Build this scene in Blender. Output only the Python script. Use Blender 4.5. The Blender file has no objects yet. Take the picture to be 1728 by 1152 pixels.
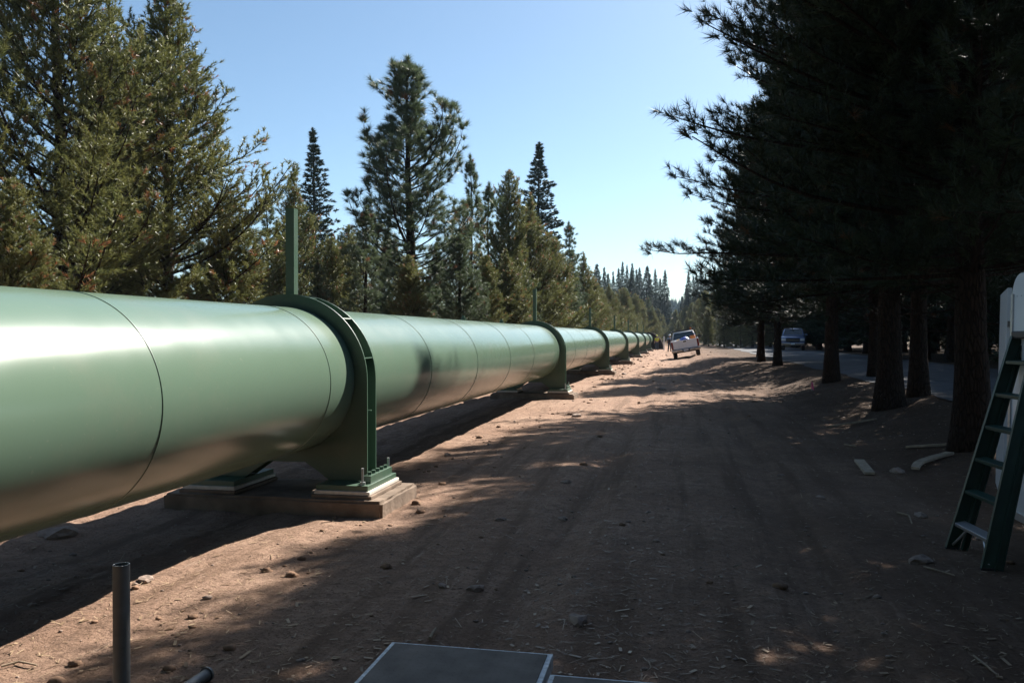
import bpy, bmesh, math, random
import numpy as np
from mathutils import Vector, Matrix
R_ = math.radians
sc = bpy.context.scene
C = sc.collection

# ------------------------------------------------------------ camera
CAM_Z = 1.65
TH = math.atan(280/1400)
cd = bpy.data.cameras.new('camera'); cam = bpy.data.objects.new('camera', cd); C.objects.link(cam)
cam.location = (0, 0, CAM_Z)
cam.rotation_euler = (R_(90) - math.atan(9/1400), 0, TH)
cd.sensor_width = 36; cd.lens = 1400/1728*36
cd.clip_start = 0.05; cd.clip_end = 5000
sc.camera = cam
# ------------------------------------------------------------ world, sun
SUN = Vector((0.50, 1.05, 1.0)).normalized()
elev = math.asin(SUN.z); az = math.atan2(SUN.x, SUN.y)
w = bpy.data.worlds.new('World'); sc.world = w; w.use_nodes = True
nt = w.node_tree; nt.nodes.clear()
sky = nt.nodes.new('ShaderNodeTexSky'); sky.sky_type = 'NISHITA'; sky.sun_disc = False
sky.sun_elevation = elev; sky.sun_rotation = az; sky.altitude = 1500
sky.air_density = 1.0; sky.dust_density = 2.2; sky.ozone_density = 2.5
bg = nt.nodes.new('ShaderNodeBackground'); bg.inputs[1].default_value = 0.056
wo = nt.nodes.new('ShaderNodeOutputWorld')
wb = nt.nodes.new('ShaderNodeMix'); wb.data_type = 'RGBA'; wb.blend_type = 'MULTIPLY'; wb.inputs[0].default_value = 1; wb.inputs[7].default_value = (0.98, 1.08, 1.03, 1)
nt.links.new(sky.outputs[0], wb.inputs[6]); nt.links.new(wb.outputs[2], bg.inputs[0]); nt.links.new(bg.outputs[0], wo.inputs[0])
sl = bpy.data.lights.new('sun', 'SUN'); sl.energy = 5.0; sl.angle = R_(0.5); sl.color = (1, 0.94, 0.86)
so = bpy.data.objects.new('sun', sl); C.objects.link(so)
so.rotation_euler = SUN.to_track_quat('Z', 'Y').to_euler(); so.location = (20, 40, 40)
sc.view_settings.view_transform = 'Standard'; sc.view_settings.look = 'None'
sc.view_settings.exposure = 1.45; sc.view_settings.gamma = 1
sc.cycles.max_bounces = 5; sc.cycles.diffuse_bounces = 1; sc.cycles.glossy_bounces = 3
sc.cycles.transparent_max_bounces = 8

# ------------------------------------------------------------ helpers
def at(px, d):
    """ground position seen at column px of the photograph at depth d"""
    X = (px-1144)*d*math.cos(TH)/1400
    return X, (d + X*math.sin(TH))/math.cos(TH)

def N(m, t, **kw):
    n = m.node_tree.nodes.new(t)
    for k, v in kw.items():
        if k in n.inputs.keys() if isinstance(k, str) else False: n.inputs[k].default_value = v
        else: setattr(n, k, v)
    return n

def mat(name, col, rough=0.6, metal=0.0, spec=0.5, noise=None, bump=None, coat=0.0, cvar=0.0, scale=8.0, emis=None):
    """principled material; optional object-space colour variation and bump"""
    m = bpy.data.materials.new(name); m.use_nodes = True
    t = m.node_tree; b = t.nodes['Principled BSDF']; L = t.links.new
    b.inputs['Base Color'].default_value = (*col, 1)
    b.inputs['Roughness'].default_value = rough; b.inputs['Metallic'].default_value = metal
    b.inputs['Specular IOR Level'].default_value = spec
    b.inputs['Coat Weight'].default_value = coat; b.inputs['Coat Roughness'].default_value = 0.08
    tc = t.nodes.new('ShaderNodeTexCoord')
    if cvar > 0:
        n = t.nodes.new('ShaderNodeTexNoise'); n.inputs['Scale'].default_value = scale; n.inputs['Detail'].default_value = 6
        L(tc.outputs['Object'], n.inputs['Vector'])
        mx = t.nodes.new('ShaderNodeMix'); mx.data_type = 'RGBA'
        mx.inputs[6].default_value = (*[c*(1-cvar) for c in col], 1)
        mx.inputs[7].default_value = (*[min(1, c*(1+cvar)) for c in col], 1)
        rp = t.nodes.new('ShaderNodeMapRange'); rp.inputs[1].default_value = 0.3; rp.inputs[2].default_value = 0.7
        L(n.outputs[0], rp.inputs[0]); L(rp.outputs[0], mx.inputs[0]); L(mx.outputs[2], b.inputs['Base Color'])
    if bump:
        n2 = t.nodes.new('ShaderNodeTexNoise'); n2.inputs['Scale'].default_value = bump[0]; n2.inputs['Detail'].default_value = 5
        L(tc.outputs['Object'], n2.inputs['Vector'])
        bp = t.nodes.new('ShaderNodeBump'); bp.inputs['Strength'].default_value = bump[1]; bp.inputs['Distance'].default_value = bump[2]
        L(n2.outputs[0], bp.inputs['Height']); L(bp.outputs[0], b.inputs['Normal'])
    return m

class MB:
    """collects shapes into ONE mesh"""
    def __init__(s): s.v = []; s.f = []
    def add(s, v, f):
        o = len(s.v); s.v += [tuple(p) for p in v]; s.f += [tuple(i+o for i in q) for q in f]; return s
    def box(s, c, d, rot=None, bev=0.0):
        bm = bmesh.new(); bmesh.ops.create_cube(bm, size=1)
        bmesh.ops.scale(bm, vec=d, verts=bm.verts)
        if bev > 0: bmesh.ops.bevel(bm, geom=bm.edges[:], offset=bev, segments=2, affect='EDGES', profile=0.5)
        M = Matrix.Translation(c)
        if rot is not None: M = M @ rot
        bmesh.ops.transform(bm, matrix=M, verts=bm.verts)
        return s.bm(bm)
    def bm(s, bm):
        bm.verts.index_update()
        s.add([v.co[:] for v in bm.verts], [[v.index for v in f.verts] for f in bm.faces]); bm.free(); return s
    def tube(s, pts, rad, n=8, cap=True, hollow=0):
        pts = [Vector(p) for p in pts]; k = len(pts)
        if not hasattr(rad, '__len__'): rad = [rad]*k
        vs = []; fs = []
        for i, p in enumerate(pts):
            d = (pts[min(i+1, k-1)] - pts[max(i-1, 0)]).normalized()
            a = d.orthogonal().normalized() if i == 0 else (a - d*a.dot(d)).normalized()
            b = d.cross(a)
            for j in range(n):
                t = 2*math.pi*j/n; vs.append(p + (a*math.cos(t) + b*math.sin(t))*rad[i])
        for i in range(k-1):
            for j in range(n):
                j2 = (j+1) % n; fs.append((i*n+j, i*n+j2, (i+1)*n+j2, (i+1)*n+j))
        if cap: fs.append(tuple(range(n-1, -1, -1))); fs.append(tuple((k-1)*n+j for j in range(n)))
        return s.add(vs, fs)
    def prism(s, poly, y0, y1, bev=0.0, axis='Y'):
        """poly in (x,z) extruded along Y (or (y,z) extruded along X)"""
        bm = bmesh.new()
        f = (lambda p, h: (p[0], h, p[1])) if axis == 'Y' else ((lambda p, h: (h, p[0], p[1])) if axis == 'X' else (lambda p, h: (p[0], p[1], h)))
        a = [bm.verts.new(f(p, y0)) for p in poly]; b = [bm.verts.new(f(p, y1)) for p in poly]
        bm.faces.new(a); bm.faces.new(b[::-1]); n = len(a)
        for i in range(n): bm.faces.new((a[i], b[i], b[(i+1) % n], a[(i+1) % n]))
        bmesh.ops.recalc_face_normals(bm, faces=bm.faces)
        if bev > 0: bmesh.ops.bevel(bm, geom=bm.edges[:], offset=bev, segments=2, affect='EDGES', profile=0.5)
        return s.bm(bm)
    def build(s, name, m, parent=None, smooth=False, loc=None):
        me = bpy.data.meshes.new(name); me.from_pydata(s.v, [], s.f); me.update()
        bm = bmesh.new(); bm.from_mesh(me); bmesh.ops.recalc_face_normals(bm, faces=bm.faces); bm.to_mesh(me); bm.free()
        if smooth:
            me.polygons.foreach_set('use_smooth', [True]*len(me.polygons))
            try: me.set_sharp_from_angle(angle=R_(40))
            except Exception: pass
        return link(name, me, m, parent, loc)

def link(name, me, m, parent=None, loc=None):
    if m is not None and not me.materials: me.materials.append(m)
    o = bpy.data.objects.new(name, me); C.objects.link(o)
    if parent is not None: o.parent = parent
    if loc: o.location = loc
    return o

def tag(o, label, cat, group=None, kind=None):
    if label: o['label'] = label
    if cat: o['category'] = cat
    if group: o['group'] = group
    if kind: o['kind'] = kind
    return o

def empty(name, loc, rz=0, label=None, cat=None, group=None):
    o = bpy.data.objects.new(name, None); C.objects.link(o); o.empty_display_size = 0.3
    o.location = loc; o.rotation_euler = (0, 0, rz)
    if label: tag(o, label, cat, group)
    return o

def dup(root, loc, rz, label, group=None, scale=None):
    r = root.copy(); C.objects.link(r); r.location = loc; r.rotation_euler = (0, 0, rz); r['label'] = label
    if group: r['group'] = group
    if scale: r.scale = scale
    for ch in list(root.children):
        c = ch.copy(); C.objects.link(c); c.parent = r
        for g in list(ch.children):
            d = g.copy(); C.objects.link(d); d.parent = c
    return r

# ------------------------------------------------------------ terrain height
def smooth(a, b, x):
    t = np.clip((x-a)/(b-a), 0, 1); return t*t*(3-2*t)
rngG = np.random.default_rng(4)
TAB = rngG.random((256, 256))
def vnoise(x, y, f):
    x = x*f+100.3; y = y*f+57.7
    xi = np.floor(x).astype(int); yi = np.floor(y).astype(int); u = x-xi; v = y-yi
    u = u*u*(3-2*u); v = v*v*(3-2*v)
    g = lambda a, b: TAB[a % 256, b % 256]
    return (g(xi, yi)*(1-u)+g(xi+1, yi)*u)*(1-v)+(g(xi, yi+1)*(1-u)+g(xi+1, yi+1)*u)*v - 0.5
def gz(x, y):
    x = np.asarray(x, float); y = np.asarray(y, float)
    s = smooth(24, 52, y)
    x0 = 2.4*(1-s) - 0.9*s
    wd = 2.8*(1-s) + 3.3*s
    z = 0.43*smooth(x0, x0+wd, x) - 0.02
    near = 1 - smooth(60, 130, y)
    far_r = smooth(12, 14, x)
    offroad = 1 - smooth(4.6, 5.1, x)*(1-smooth(11.7, 12.4, x))
    z = z + (0.10*vnoise(x, y, 0.35) + 0.07*vnoise(x, y, 1.1) + 0.05*vnoise(x, y, 3.1) + 0.032*vnoise(x, y, 8.3))*offroad*(0.35+0.65*smooth(-6, -3, -np.abs(x+8)))
    # wheel ruts of the dirt track
    for c in (-1.15, 0.75):
        z = z - 0.05*np.exp(-((x-c-0.25*np.sin(y*0.11))/0.22)**2) + 0.02*np.exp(-((x-c-0.38-0.25*np.sin(y*0.11))/0.14)**2)
    z = z + 0.05*np.exp(-((x+5.6)/0.5)**2)
    # left bank and far rise
    z = z + 0.6*smooth(8, 25, -x)
    z = z + np.maximum(0, y-150)*0.012
    yy = (y-640)/190.; xx = (x-40)/260.
    z = z + 13*np.exp(-yy*yy)*(0.75+0.35*np.exp(-xx*xx)) * smooth(250, 520, y)
    return z
def g1(x, y): return float(gz(x, y))

# ------------------------------------------------------------ materials
def ground_material():
    m = bpy.data.materials.new('dirt'); m.use_nodes = True
    t = m.node_tree; b = t.nodes['Principled BSDF']; L = t.links.new
    b.inputs['Roughness'].default_value = 0.95; b.inputs['Specular IOR Level'].default_value = 0.15
    tc = t.nodes.new('ShaderNodeTexCoord')
    def noise(s, d=8, r=0.6, vec=None):
        n = t.nodes.new('ShaderNodeTexNoise'); n.inputs['Scale'].default_value = s; n.inputs['Detail'].default_value = d; n.inputs['Roughness'].default_value = r
        L(vec or tc.outputs['Object'], n.inputs['Vector']); return n.outputs[0]
    def ramp(src, a, c):
        r = t.nodes.new('ShaderNodeMapRange'); r.inputs[1].default_value = a; r.inputs[2].default_value = c; L(src, r.inputs[0]); return r.outputs[0]
    def mix(f, c1, c2):
        x = t.nodes.new('ShaderNodeMix'); x.data_type = 'RGBA'
        L(f, x.inputs[0])
        for i, c in ((6, c1), (7, c2)):
            if isinstance(c, tuple): x.inputs[i].default_value = (*c, 1)
            else: L(c, x.inputs[i])
        return x.outputs[2]
    base = mix(ramp(noise(0.5), 0.35, 0.65), (0.31, 0.19, 0.13), (0.42, 0.28, 0.20))
    base = mix(ramp(noise(6, 10, 0.7), 0.4, 0.7), base, (0.22, 0.14, 0.10))
    base = mix(ramp(noise(45, 6, 0.7), 0.54, 0.66), base, (0.12, 0.07, 0.045))
    base = mix(ramp(noise(17, 8, 0.75), 0.56, 0.66), base, (0.17, 0.105, 0.07))
    base = mix(ramp(noise(70, 4, 0.6), 0.66, 0.76), base, (0.50, 0.38, 0.28))
    # tyre tracks and drag marks running along the dirt track
    mpt = t.nodes.new('ShaderNodeMapping'); mpt.inputs['Scale'].default_value = (3.2, 0.16, 1); L(tc.outputs['Object'], mpt.inputs[0])
    tr_ = noise(1.0, 5, 0.6, mpt.outputs[0])
    base = mix(ramp(tr_, 0.50, 0.62), base, (0.20, 0.125, 0.085))
    mpt2 = t.nodes.new('ShaderNodeMapping'); mpt2.inputs['Scale'].default_value = (9, 1.2, 1); L(tc.outputs['Object'], mpt2.inputs[0])
    base = mix(ramp(noise(1.0, 8, 0.75, mpt2.outputs[0]), 0.58, 0.70), base, (0.44, 0.31, 0.23))
    # bank side and under the trees: duff, colour darkened further to imitate shade
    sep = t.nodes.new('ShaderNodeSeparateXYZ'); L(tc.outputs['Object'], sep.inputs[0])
    duff_shade = t.nodes.new('ShaderNodeMath'); duff_shade.operation = 'ADD'
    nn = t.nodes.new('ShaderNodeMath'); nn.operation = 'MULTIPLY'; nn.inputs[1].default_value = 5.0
    L(noise(0.7), nn.inputs[0]); L(nn.outputs[0], duff_shade.inputs[0]); L(sep.outputs[0], duff_shade.inputs[1])
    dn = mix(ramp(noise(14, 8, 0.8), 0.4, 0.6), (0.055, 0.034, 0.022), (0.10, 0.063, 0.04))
    base = mix(ramp(duff_shade.outputs[0], 1.8, 6.2), base, dn)
    # far ground grassy / forest floor
    base = mix(ramp(sep.outputs[1], 125, 200), base, (0.12, 0.10, 0.055))
    lf = t.nodes.new('ShaderNodeMath'); lf.operation = 'MULTIPLY'; lf.inputs[1].default_value = -1; L(sep.outputs[0], lf.inputs[0])
    base = mix(ramp(lf.outputs[0], 7.5, 10), base, (0.16, 0.12, 0.07))
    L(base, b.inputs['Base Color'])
    bp = t.nodes.new('ShaderNodeBump'); bp.inputs['Strength'].default_value = 1.0; bp.inputs['Distance'].default_value = 0.06
    L(noise(9, 12, 0.72), bp.inputs['Height'])
    bp2 = t.nodes.new('ShaderNodeBump'); bp2.inputs['Strength'].default_value = 0.7; bp2.inputs['Distance'].default_value = 0.008
    L(noise(60, 6, 0.7), bp2.inputs['Height']); L(bp.outputs[0], bp2.inputs['Normal']); L(bp2.outputs[0], b.inputs['Normal'])
    return m

def asphalt_material():
    m = mat('asphalt', (0.10, 0.10, 0.105), 0.9, cvar=0.25, scale=2.5, bump=(60, 0.5, 0.01), spec=0.2); return m

def pipe_material(name, col, rough, seams=False):
    m = bpy.data.materials.new(name); m.use_nodes = True
    t = m.node_tree; b = t.nodes['Principled BSDF']; L = t.links.new
    tc = t.nodes.new('ShaderNodeTexCoord')
    n = t.nodes.new('ShaderNodeTexNoise'); n.inputs['Scale'].default_value = 0.6; n.inputs['Detail'].default_value = 5; L(tc.outputs['Object'], n.inputs['Vector'])
    x = t.nodes.new('ShaderNodeMix'); x.data_type = 'RGBA'; L(n.outputs[0], x.inputs[0])
    x.inputs[6].default_value = (*[c*0.93 for c in col], 1); x.inputs[7].default_value = (*[c*1.06 for c in col], 1)
    # dust and scuffs
    n3 = t.nodes.new('ShaderNodeTexNoise'); n3.inputs['Scale'].default_value = 26; n3.inputs['Detail'].default_value = 8; L(tc.outputs['Object'], n3.inputs['Vector'])
    mr = t.nodes.new('ShaderNodeMapRange'); mr.inputs[1].default_value = 0.66; mr.inputs[2].default_value = 0.80; mr.inputs[4].default_value = 0.2; L(n3.outputs[0], mr.inputs[0])
    y = t.nodes.new('ShaderNodeMix'); y.data_type = 'RGBA'; L(mr.outputs[0], y.inputs[0]); L(x.outputs[2], y.inputs[6]); y.inputs[7].default_value = (0.36, 0.36, 0.28, 1)
    n6 = t.nodes.new('ShaderNodeTexNoise'); n6.inputs['Scale'].default_value = 1.6; n6.inputs['Detail'].default_value = 9; n6.inputs['Roughness'].default_value = 0.7; L(tc.outputs['Object'], n6.inputs['Vector'])
    mr6 = t.nodes.new('ShaderNodeMapRange'); mr6.inputs[1].default_value = 0.5; mr6.inputs[2].default_value = 0.75; mr6.inputs[4].default_value = 0.22; L(n6.outputs[0], mr6.inputs[0])
    y6 = t.nodes.new('ShaderNodeMix'); y6.data_type = 'RGBA'; L(mr6.outputs[0], y6.inputs[0]); L(y.outputs[2], y6.inputs[6]); y6.inputs[7].default_value = (0.22, 0.21, 0.16, 1)
    L(y6.outputs[2], b.inputs['Base Color'])
    n2 = t.nodes.new('ShaderNodeTexNoise'); n2.inputs['Scale'].default_value = 2.2; n2.inputs['Detail'].default_value = 6; L(tc.outputs['Object'], n2.inputs['Vector'])
    r = t.nodes.new('ShaderNodeMapRange'); r.inputs[3].default_value = rough*0.8; r.inputs[4].default_value = rough*1.25; L(n2.outputs[0], r.inputs[0]); L(r.outputs[0], b.inputs['Roughness'])
    b.inputs['Specular IOR Level'].default_value = 0.75
    n4 = t.nodes.new('ShaderNodeTexNoise'); n4.inputs['Scale'].default_value = 1.3; n4.inputs['Detail'].default_value = 2; L(tc.outputs['Object'], n4.inputs['Vector'])
    bp = t.nodes.new('ShaderNodeBump'); bp.inputs['Strength'].default_value = 0.25; bp.inputs['Distance'].default_value = 0.01; L(n4.outputs[0], bp.inputs['Height'])
    n5 = t.nodes.new('ShaderNodeTexNoise'); n5.inputs['Scale'].default_value = 160; L(tc.outputs['Object'], n5.inputs['Vector'])
    bp2 = t.nodes.new('ShaderNodeBump'); bp2.inputs['Strength'].default_value = 0.12; bp2.inputs['Distance'].default_value = 0.002; L(n5.outputs[0], bp2.inputs['Height']); L(bp.outputs[0], bp2.inputs['Normal'])
    L(bp2.outputs[0], b.inputs['Normal'])
    return m

def needle_material(name, green, green2, brown, bfrac, trans=0.0):
    m = bpy.data.materials.new(name); m.use_nodes = True
    t = m.node_tree; b = t.nodes['Principled BSDF']; L = t.links.new
    a = t.nodes.new('ShaderNodeAttribute'); a.attribute_name = 'tuft'
    sep = t.nodes.new('ShaderNodeSeparateColor'); L(a.outputs['Color'], sep.inputs[0])
    x = t.nodes.new('ShaderNodeMix'); x.data_type = 'RGBA'; L(sep.outputs[0], x.inputs[0])
    x.inputs[6].default_value = (*green, 1); x.inputs[7].default_value = (*green2, 1)
    gt = t.nodes.new('ShaderNodeMapRange'); gt.inputs[1].default_value = 1-bfrac; gt.inputs[2].default_value = 1-bfrac+0.02; L(sep.outputs[1], gt.inputs[0])
    y = t.nodes.new('ShaderNodeMix'); y.data_type = 'RGBA'; L(gt.outputs[0], y.inputs[0]); L(x.outputs[2], y.inputs[6]); y.inputs[7].default_value = (*brown, 1)
    L(y.outputs[2], b.inputs['Base Color'])
    b.inputs['Roughness'].default_value = 0.45 if trans > 0 else 0.5; b.inputs['Specular IOR Level'].default_value = 0.45 if trans > 0 else 0.25
    if trans > 0:
        tb = t.nodes.new('ShaderNodeBsdfTranslucent'); L(y.outputs[2], tb.inputs[0])
        mx = t.nodes.new('ShaderNodeMixShader'); mx.inputs[0].default_value = trans
        L(b.outputs[0], mx.inputs[1]); L(tb.outputs[0], mx.inputs[2]); L(mx.outputs[0], t.nodes['Material Output'].inputs['Surface'])
    return m

def bark_material(name, c1, c2):
    m = bpy.data.materials.new(name); m.use_nodes = True
    t = m.node_tree; b = t.nodes['Principled BSDF']; L = t.links.new
    tc = t.nodes.new('ShaderNodeTexCoord'); mp = t.nodes.new('ShaderNodeMapping'); mp.inputs['Scale'].default_value = (1, 1, 0.22); L(tc.outputs['Object'], mp.inputs[0])
    v = t.nodes.new('ShaderNodeTexVoronoi'); v.feature = 'DISTANCE_TO_EDGE'; v.inputs['Scale'].default_value = 24; L(mp.outputs[0], v.inputs['Vector'])
    n = t.nodes.new('ShaderNodeTexNoise'); n.inputs['Scale'].default_value = 12; n.inputs['Detail'].default_value = 8; L(mp.outputs[0], n.inputs['Vector'])
    mr = t.nodes.new('ShaderNodeMapRange'); mr.inputs[2].default_value = 0.16; L(v.outputs[0], mr.inputs[0])
    mu = t.nodes.new('ShaderNodeMath'); mu.operation = 'MULTIPLY'; L(mr.outputs[0], mu.inputs[0]); L(n.outputs[0], mu.inputs[1])
    x = t.nodes.new('ShaderNodeMix'); x.data_type = 'RGBA'; L(mu.outputs[0], x.inputs[0]); x.inputs[6].default_value = (*c1, 1); x.inputs[7].default_value = (*c2, 1)
    L(x.outputs[2], b.inputs['Base Color']); b.inputs['Roughness'].default_value = 0.95; b.inputs['Specular IOR Level'].default_value = 0.1
    bp = t.nodes.new('ShaderNodeBump'); bp.inputs['Distance'].default_value = 0.04; L(mu.outputs[0], bp.inputs['Height']); L(bp.outputs[0], b.inputs['Normal'])
    return m

M = {}
M['dirt'] = ground_material(); M['asphalt'] = asphalt_material()
M['pipe'] = pipe_material('green_pipe_paint', (0.125, 0.19, 0.135), 0.21)
M['ring'] = pipe_material('green_steel_paint', (0.045, 0.10, 0.062), 0.4)
M['seam'] = mat('weld_paint', (0.09, 0.145, 0.10), 0.35)
M['concrete'] = mat('concrete', (0.22, 0.165, 0.125), 0.95, cvar=0.3, scale=5, bump=(30, 0.6, 0.01), spec=0.15)
M['grout'] = mat('grout', (0.62, 0.57, 0.50), 0.9, cvar=0.12, scale=20)
M['bolt'] = mat('galvanised', (0.42, 0.44, 0.43), 0.5, 0.6)
M['boltg'] = mat('painted_bolt', (0.07, 0.13, 0.09), 0.5)
M['galv'] = mat('grey_steel', (0.17, 0.175, 0.18), 0.55, 0.5, cvar=0.2, scale=14, bump=(40, 0.2, 0.003))
M['plate'] = mat('plate_steel', (0.17, 0.145, 0.125), 0.85, 0.0, spec=0.2, cvar=0.25, scale=6)
M['plate_edge'] = mat('worn_edge', (0.55, 0.57, 0.58), 0.55, 0.1, cvar=0.35, scale=30)
M['white'] = mat('white_paint', (0.72, 0.74, 0.76), 0.3, cvar=0.06, scale=2, coat=0.3)
M['truckwhite'] = mat('truck_white', (0.78, 0.81, 0.86), 0.3, cvar=0.05, scale=3, coat=0.4)
M['alu'] = mat('aluminium', (0.55, 0.56, 0.58), 0.4, 0.8)
M['black'] = mat('black_trim', (0.025, 0.025, 0.027), 0.5)
M['rubber'] = mat('rubber', (0.03, 0.028, 0.027), 0.85, cvar=0.3, scale=30)
M['glass'] = mat('dark_glass', (0.015, 0.018, 0.02), 0.06, spec=0.8)
M['red'] = mat('red_lens', (0.18, 0.012, 0.010), 0.25)
M['amber'] = mat('orange_plastic', (0.65, 0.22, 0.05), 0.45)
M['lens'] = mat('clear_lens', (0.7, 0.72, 0.75), 0.15)
M['chrome'] = mat('chrome', (0.5, 0.5, 0.52), 0.2, 1.0)
M['blue'] = mat('blue_plastic', (0.03, 0.06, 0.30), 0.4)
M['tan'] = mat('tan_canvas', (0.45, 0.34, 0.22), 0.8)
M['fibre'] = mat('green_fibreglass', (0.013, 0.045, 0.033), 0.45, cvar=0.15, scale=10)
M['wood'] = mat('weathered_wood', (0.36, 0.28, 0.20), 0.9, cvar=0.3, scale=12, bump=(30, 0.5, 0.01))
M['stick'] = mat('dry_stick', (0.30, 0.23, 0.16), 0.95, cvar=0.3, scale=12)
M['stone'] = mat('stone', (0.27, 0.20, 0.16), 0.95, cvar=0.3, scale=15, bump=(30, 0.6, 0.01))
M['pink'] = mat('pink_vinyl', (0.8, 0.06, 0.25), 0.6)
M['vest'] = mat('vest_yellow', (0.60, 0.62, 0.05), 0.8)
M['jeans'] = mat('dark_jeans', (0.02, 0.03, 0.06), 0.9)
M['shirt'] = mat('blue_shirt', (0.16, 0.22, 0.32), 0.9)
M['skin'] = mat('skin', (0.45, 0.26, 0.18), 0.6)
M['boot'] = mat('boot_leather', (0.12, 0.07, 0.04), 0.8)
M['suv'] = mat('silver_blue_paint', (0.11, 0.16, 0.29), 0.25, 0.3, coat=0.5)
M['portal'] = mat('rusty_brown_metal', (0.03, 0.02, 0.016), 1.0, spec=0.05, cvar=0.3, scale=2)
M['bark'] = bark_material('pine_bark', (0.02, 0.014, 0.011), (0.065, 0.043, 0.032))
M['twig'] = mat('twig_bark', (0.11, 0.075, 0.055), 0.95, cvar=0.3, scale=3)
M['lodgepole'] = needle_material('lodgepole_needles', (0.075, 0.10, 0.032), (0.225, 0.225, 0.075), (0.32, 0.15, 0.07), 0.12, 0.3)
M['ponder'] = needle_material('ponderosa_needles', (0.055, 0.085, 0.042), (0.13, 0.165, 0.085), (0.25, 0.12, 0.06), 0.09, 0.3)
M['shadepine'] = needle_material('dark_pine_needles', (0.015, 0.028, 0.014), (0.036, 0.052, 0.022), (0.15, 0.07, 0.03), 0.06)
M['fir'] = needle_material('fir_needles', (0.022, 0.042, 0.026), (0.045, 0.075, 0.038), (0.07, 0.07, 0.03), 0.05)

# ------------------------------------------------------------ ground sheet
def build_ground():
    def axis(a0, a1, step, lo, hi, g):
        c = list(np.arange(a0, a1, step)); s = step; x = c[-1]; 
        while x < hi: s = min(s*g, 25); x += s; c.append(x)
        s = step; x = c[0]; l = []
        while x > lo: s = min(s*g, 25); x -= s; l.append(x)
        return np.array(l[::-1]+c)
    xs = axis(-6.2, 4.8, 0.055, -900, 1000, 1.09); ys = axis(2.6, 13, 0.055, -60, 1500, 1.035)
    X, Y = np.meshgrid(xs, ys); Z = gz(X, Y)
    n, k = X.shape
    v = np.stack([X, Y, Z], -1).reshape(-1, 3)
    idx = np.arange(n*k).reshape(n, k)
    f = np.stack([idx[:-1, :-1], idx[:-1, 1:], idx[1:, 1:], idx[1:, :-1]], -1).reshape(-1, 4)
    me = np_mesh('ground', v, f)
    me.polygons.foreach_set('use_smooth', np.ones(len(f), bool))
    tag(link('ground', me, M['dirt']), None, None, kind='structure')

def np_mesh(name, v, f, col=None):
    me = bpy.data.meshes.new(name); nv = len(v); nf, s = f.shape
    me.vertices.add(nv); me.vertices.foreach_set('co', v.astype(np.float32).ravel())
    me.loops.add(nf*s); me.loops.foreach_set('vertex_index', f.astype(np.int32).ravel())
    me.polygons.add(nf); me.polygons.foreach_set('loop_start', np.arange(0, nf*s, s, dtype=np.int32))
    try: me.polygons.foreach_set('loop_total', np.full(nf, s, dtype=np.int32))
    except Exception: pass
    if col is not None:
        a = me.attributes.new('tuft', 'FLOAT_COLOR', 'POINT'); a.data.foreach_set('color', col.astype(np.float32).ravel())
    me.update(calc_edges=True); return me
build_ground()

def build_road():
    ys = np.concatenate([np.arange(-30, 120, 1.0), np.arange(120, 320, 4)])
    off = np.linspace(5.15, 11.6, 14); v = []; f = []
    for y in ys:
        cx = -0.0006*max(0, y-110)**2
        for o in off:
            edge = 0.05*math.sin(y*2.1+o)*(1 if o in (off[0], off[-1]) else 0)+(0.12*math.sin(y*0.7) if o == off[0] else 0)
            x = o+cx+edge
            v.append((x, y, max(0.425, 0.0)+0.04*(1-((o-8.4)/3.3)**2)+max(0, y-150)*0.012 + 0.0))
    k = len(off)
    for i in range(len(ys)-1):
        for j in range(k-1): f.append((i*k+j, i*k+j+1, (i+1)*k+j+1, (i+1)*k+j))
    mb = MB(); mb.v = v; mb.f = f
    tag(mb.build('road', M['asphalt'], smooth=True), None, None, kind='structure')
build_road()

# ------------------------------------------------------------ pipeline
AX, AZ, PR = -3.8, 1.22, 0.715
RINGW = 0.845
RY = [7.735 + 14.4*i for i in range(7)]
def build_pipe():
    root = empty('pipeline', (AX, 0, 0), 0, 'long glossy pale green welded steel pipe running on ring supports into the distance', 'pipeline')
    ys = list(np.arange(-8, 106.01, 1.0)); n = 128; v = []; f = []
    for y in ys:
        for j in range(n):
            t = 2*math.pi*j/n; v.append((PR*math.cos(t), y, AZ+PR*math.sin(t)))
    for i in range(len(ys)-1):
        for j in range(n): f.append((i*n+j, i*n+(j+1) % n, (i+1)*n+(j+1) % n, (i+1)*n+j))
    mb = MB(); mb.v = v; mb.f = f; mb.build('pipe_wall', M['pipe'], root, smooth=True)
    def seam(y, wd=0.006, h=0.004):
        mb = MB(); v = []; f = []; prof = [(-wd, 0.0005), (-wd*0.5, h), (wd*0.5, h), (wd, 0.0005)]
        for dy, dr in prof:
            for j in range(96):
                t = 2*math.pi*j/96; v.append(((PR+dr)*math.cos(t), y+dy, AZ+(PR+dr)*math.sin(t)))
        for i in range(3):
            for j in range(96): f.append((i*96+j, i*96+(j+1) % 96, (i+1)*96+(j+1) % 96, (i+1)*96+j))
        mb.v = v; mb.f = f; mb.build('weld_seam', M['seam'], root, smooth=True)
    for y in (2.0, 4.55, 7.05, 10.2, 12.7, 15.3, 17.9): seam(y)
    for r in RY[1:]:
        seam(r-0.55)
        for k in (3.3, 6.6, 9.8): seam(r+k)
    for y in (14.6, 17.9):
        mb = MB(); mb.tube([(-0.02, y, AZ+PR-0.01), (-0.02, y, AZ+PR+0.05)], [0.05, 0.045], 12); mb.tube([(-0.02, y, AZ+PR+0.05), (-0.02, y, AZ+PR+0.09)], [0.03, 0.02], 8)
        mb.build('vent_plug', M['ring'], root)
build_pipe()

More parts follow.
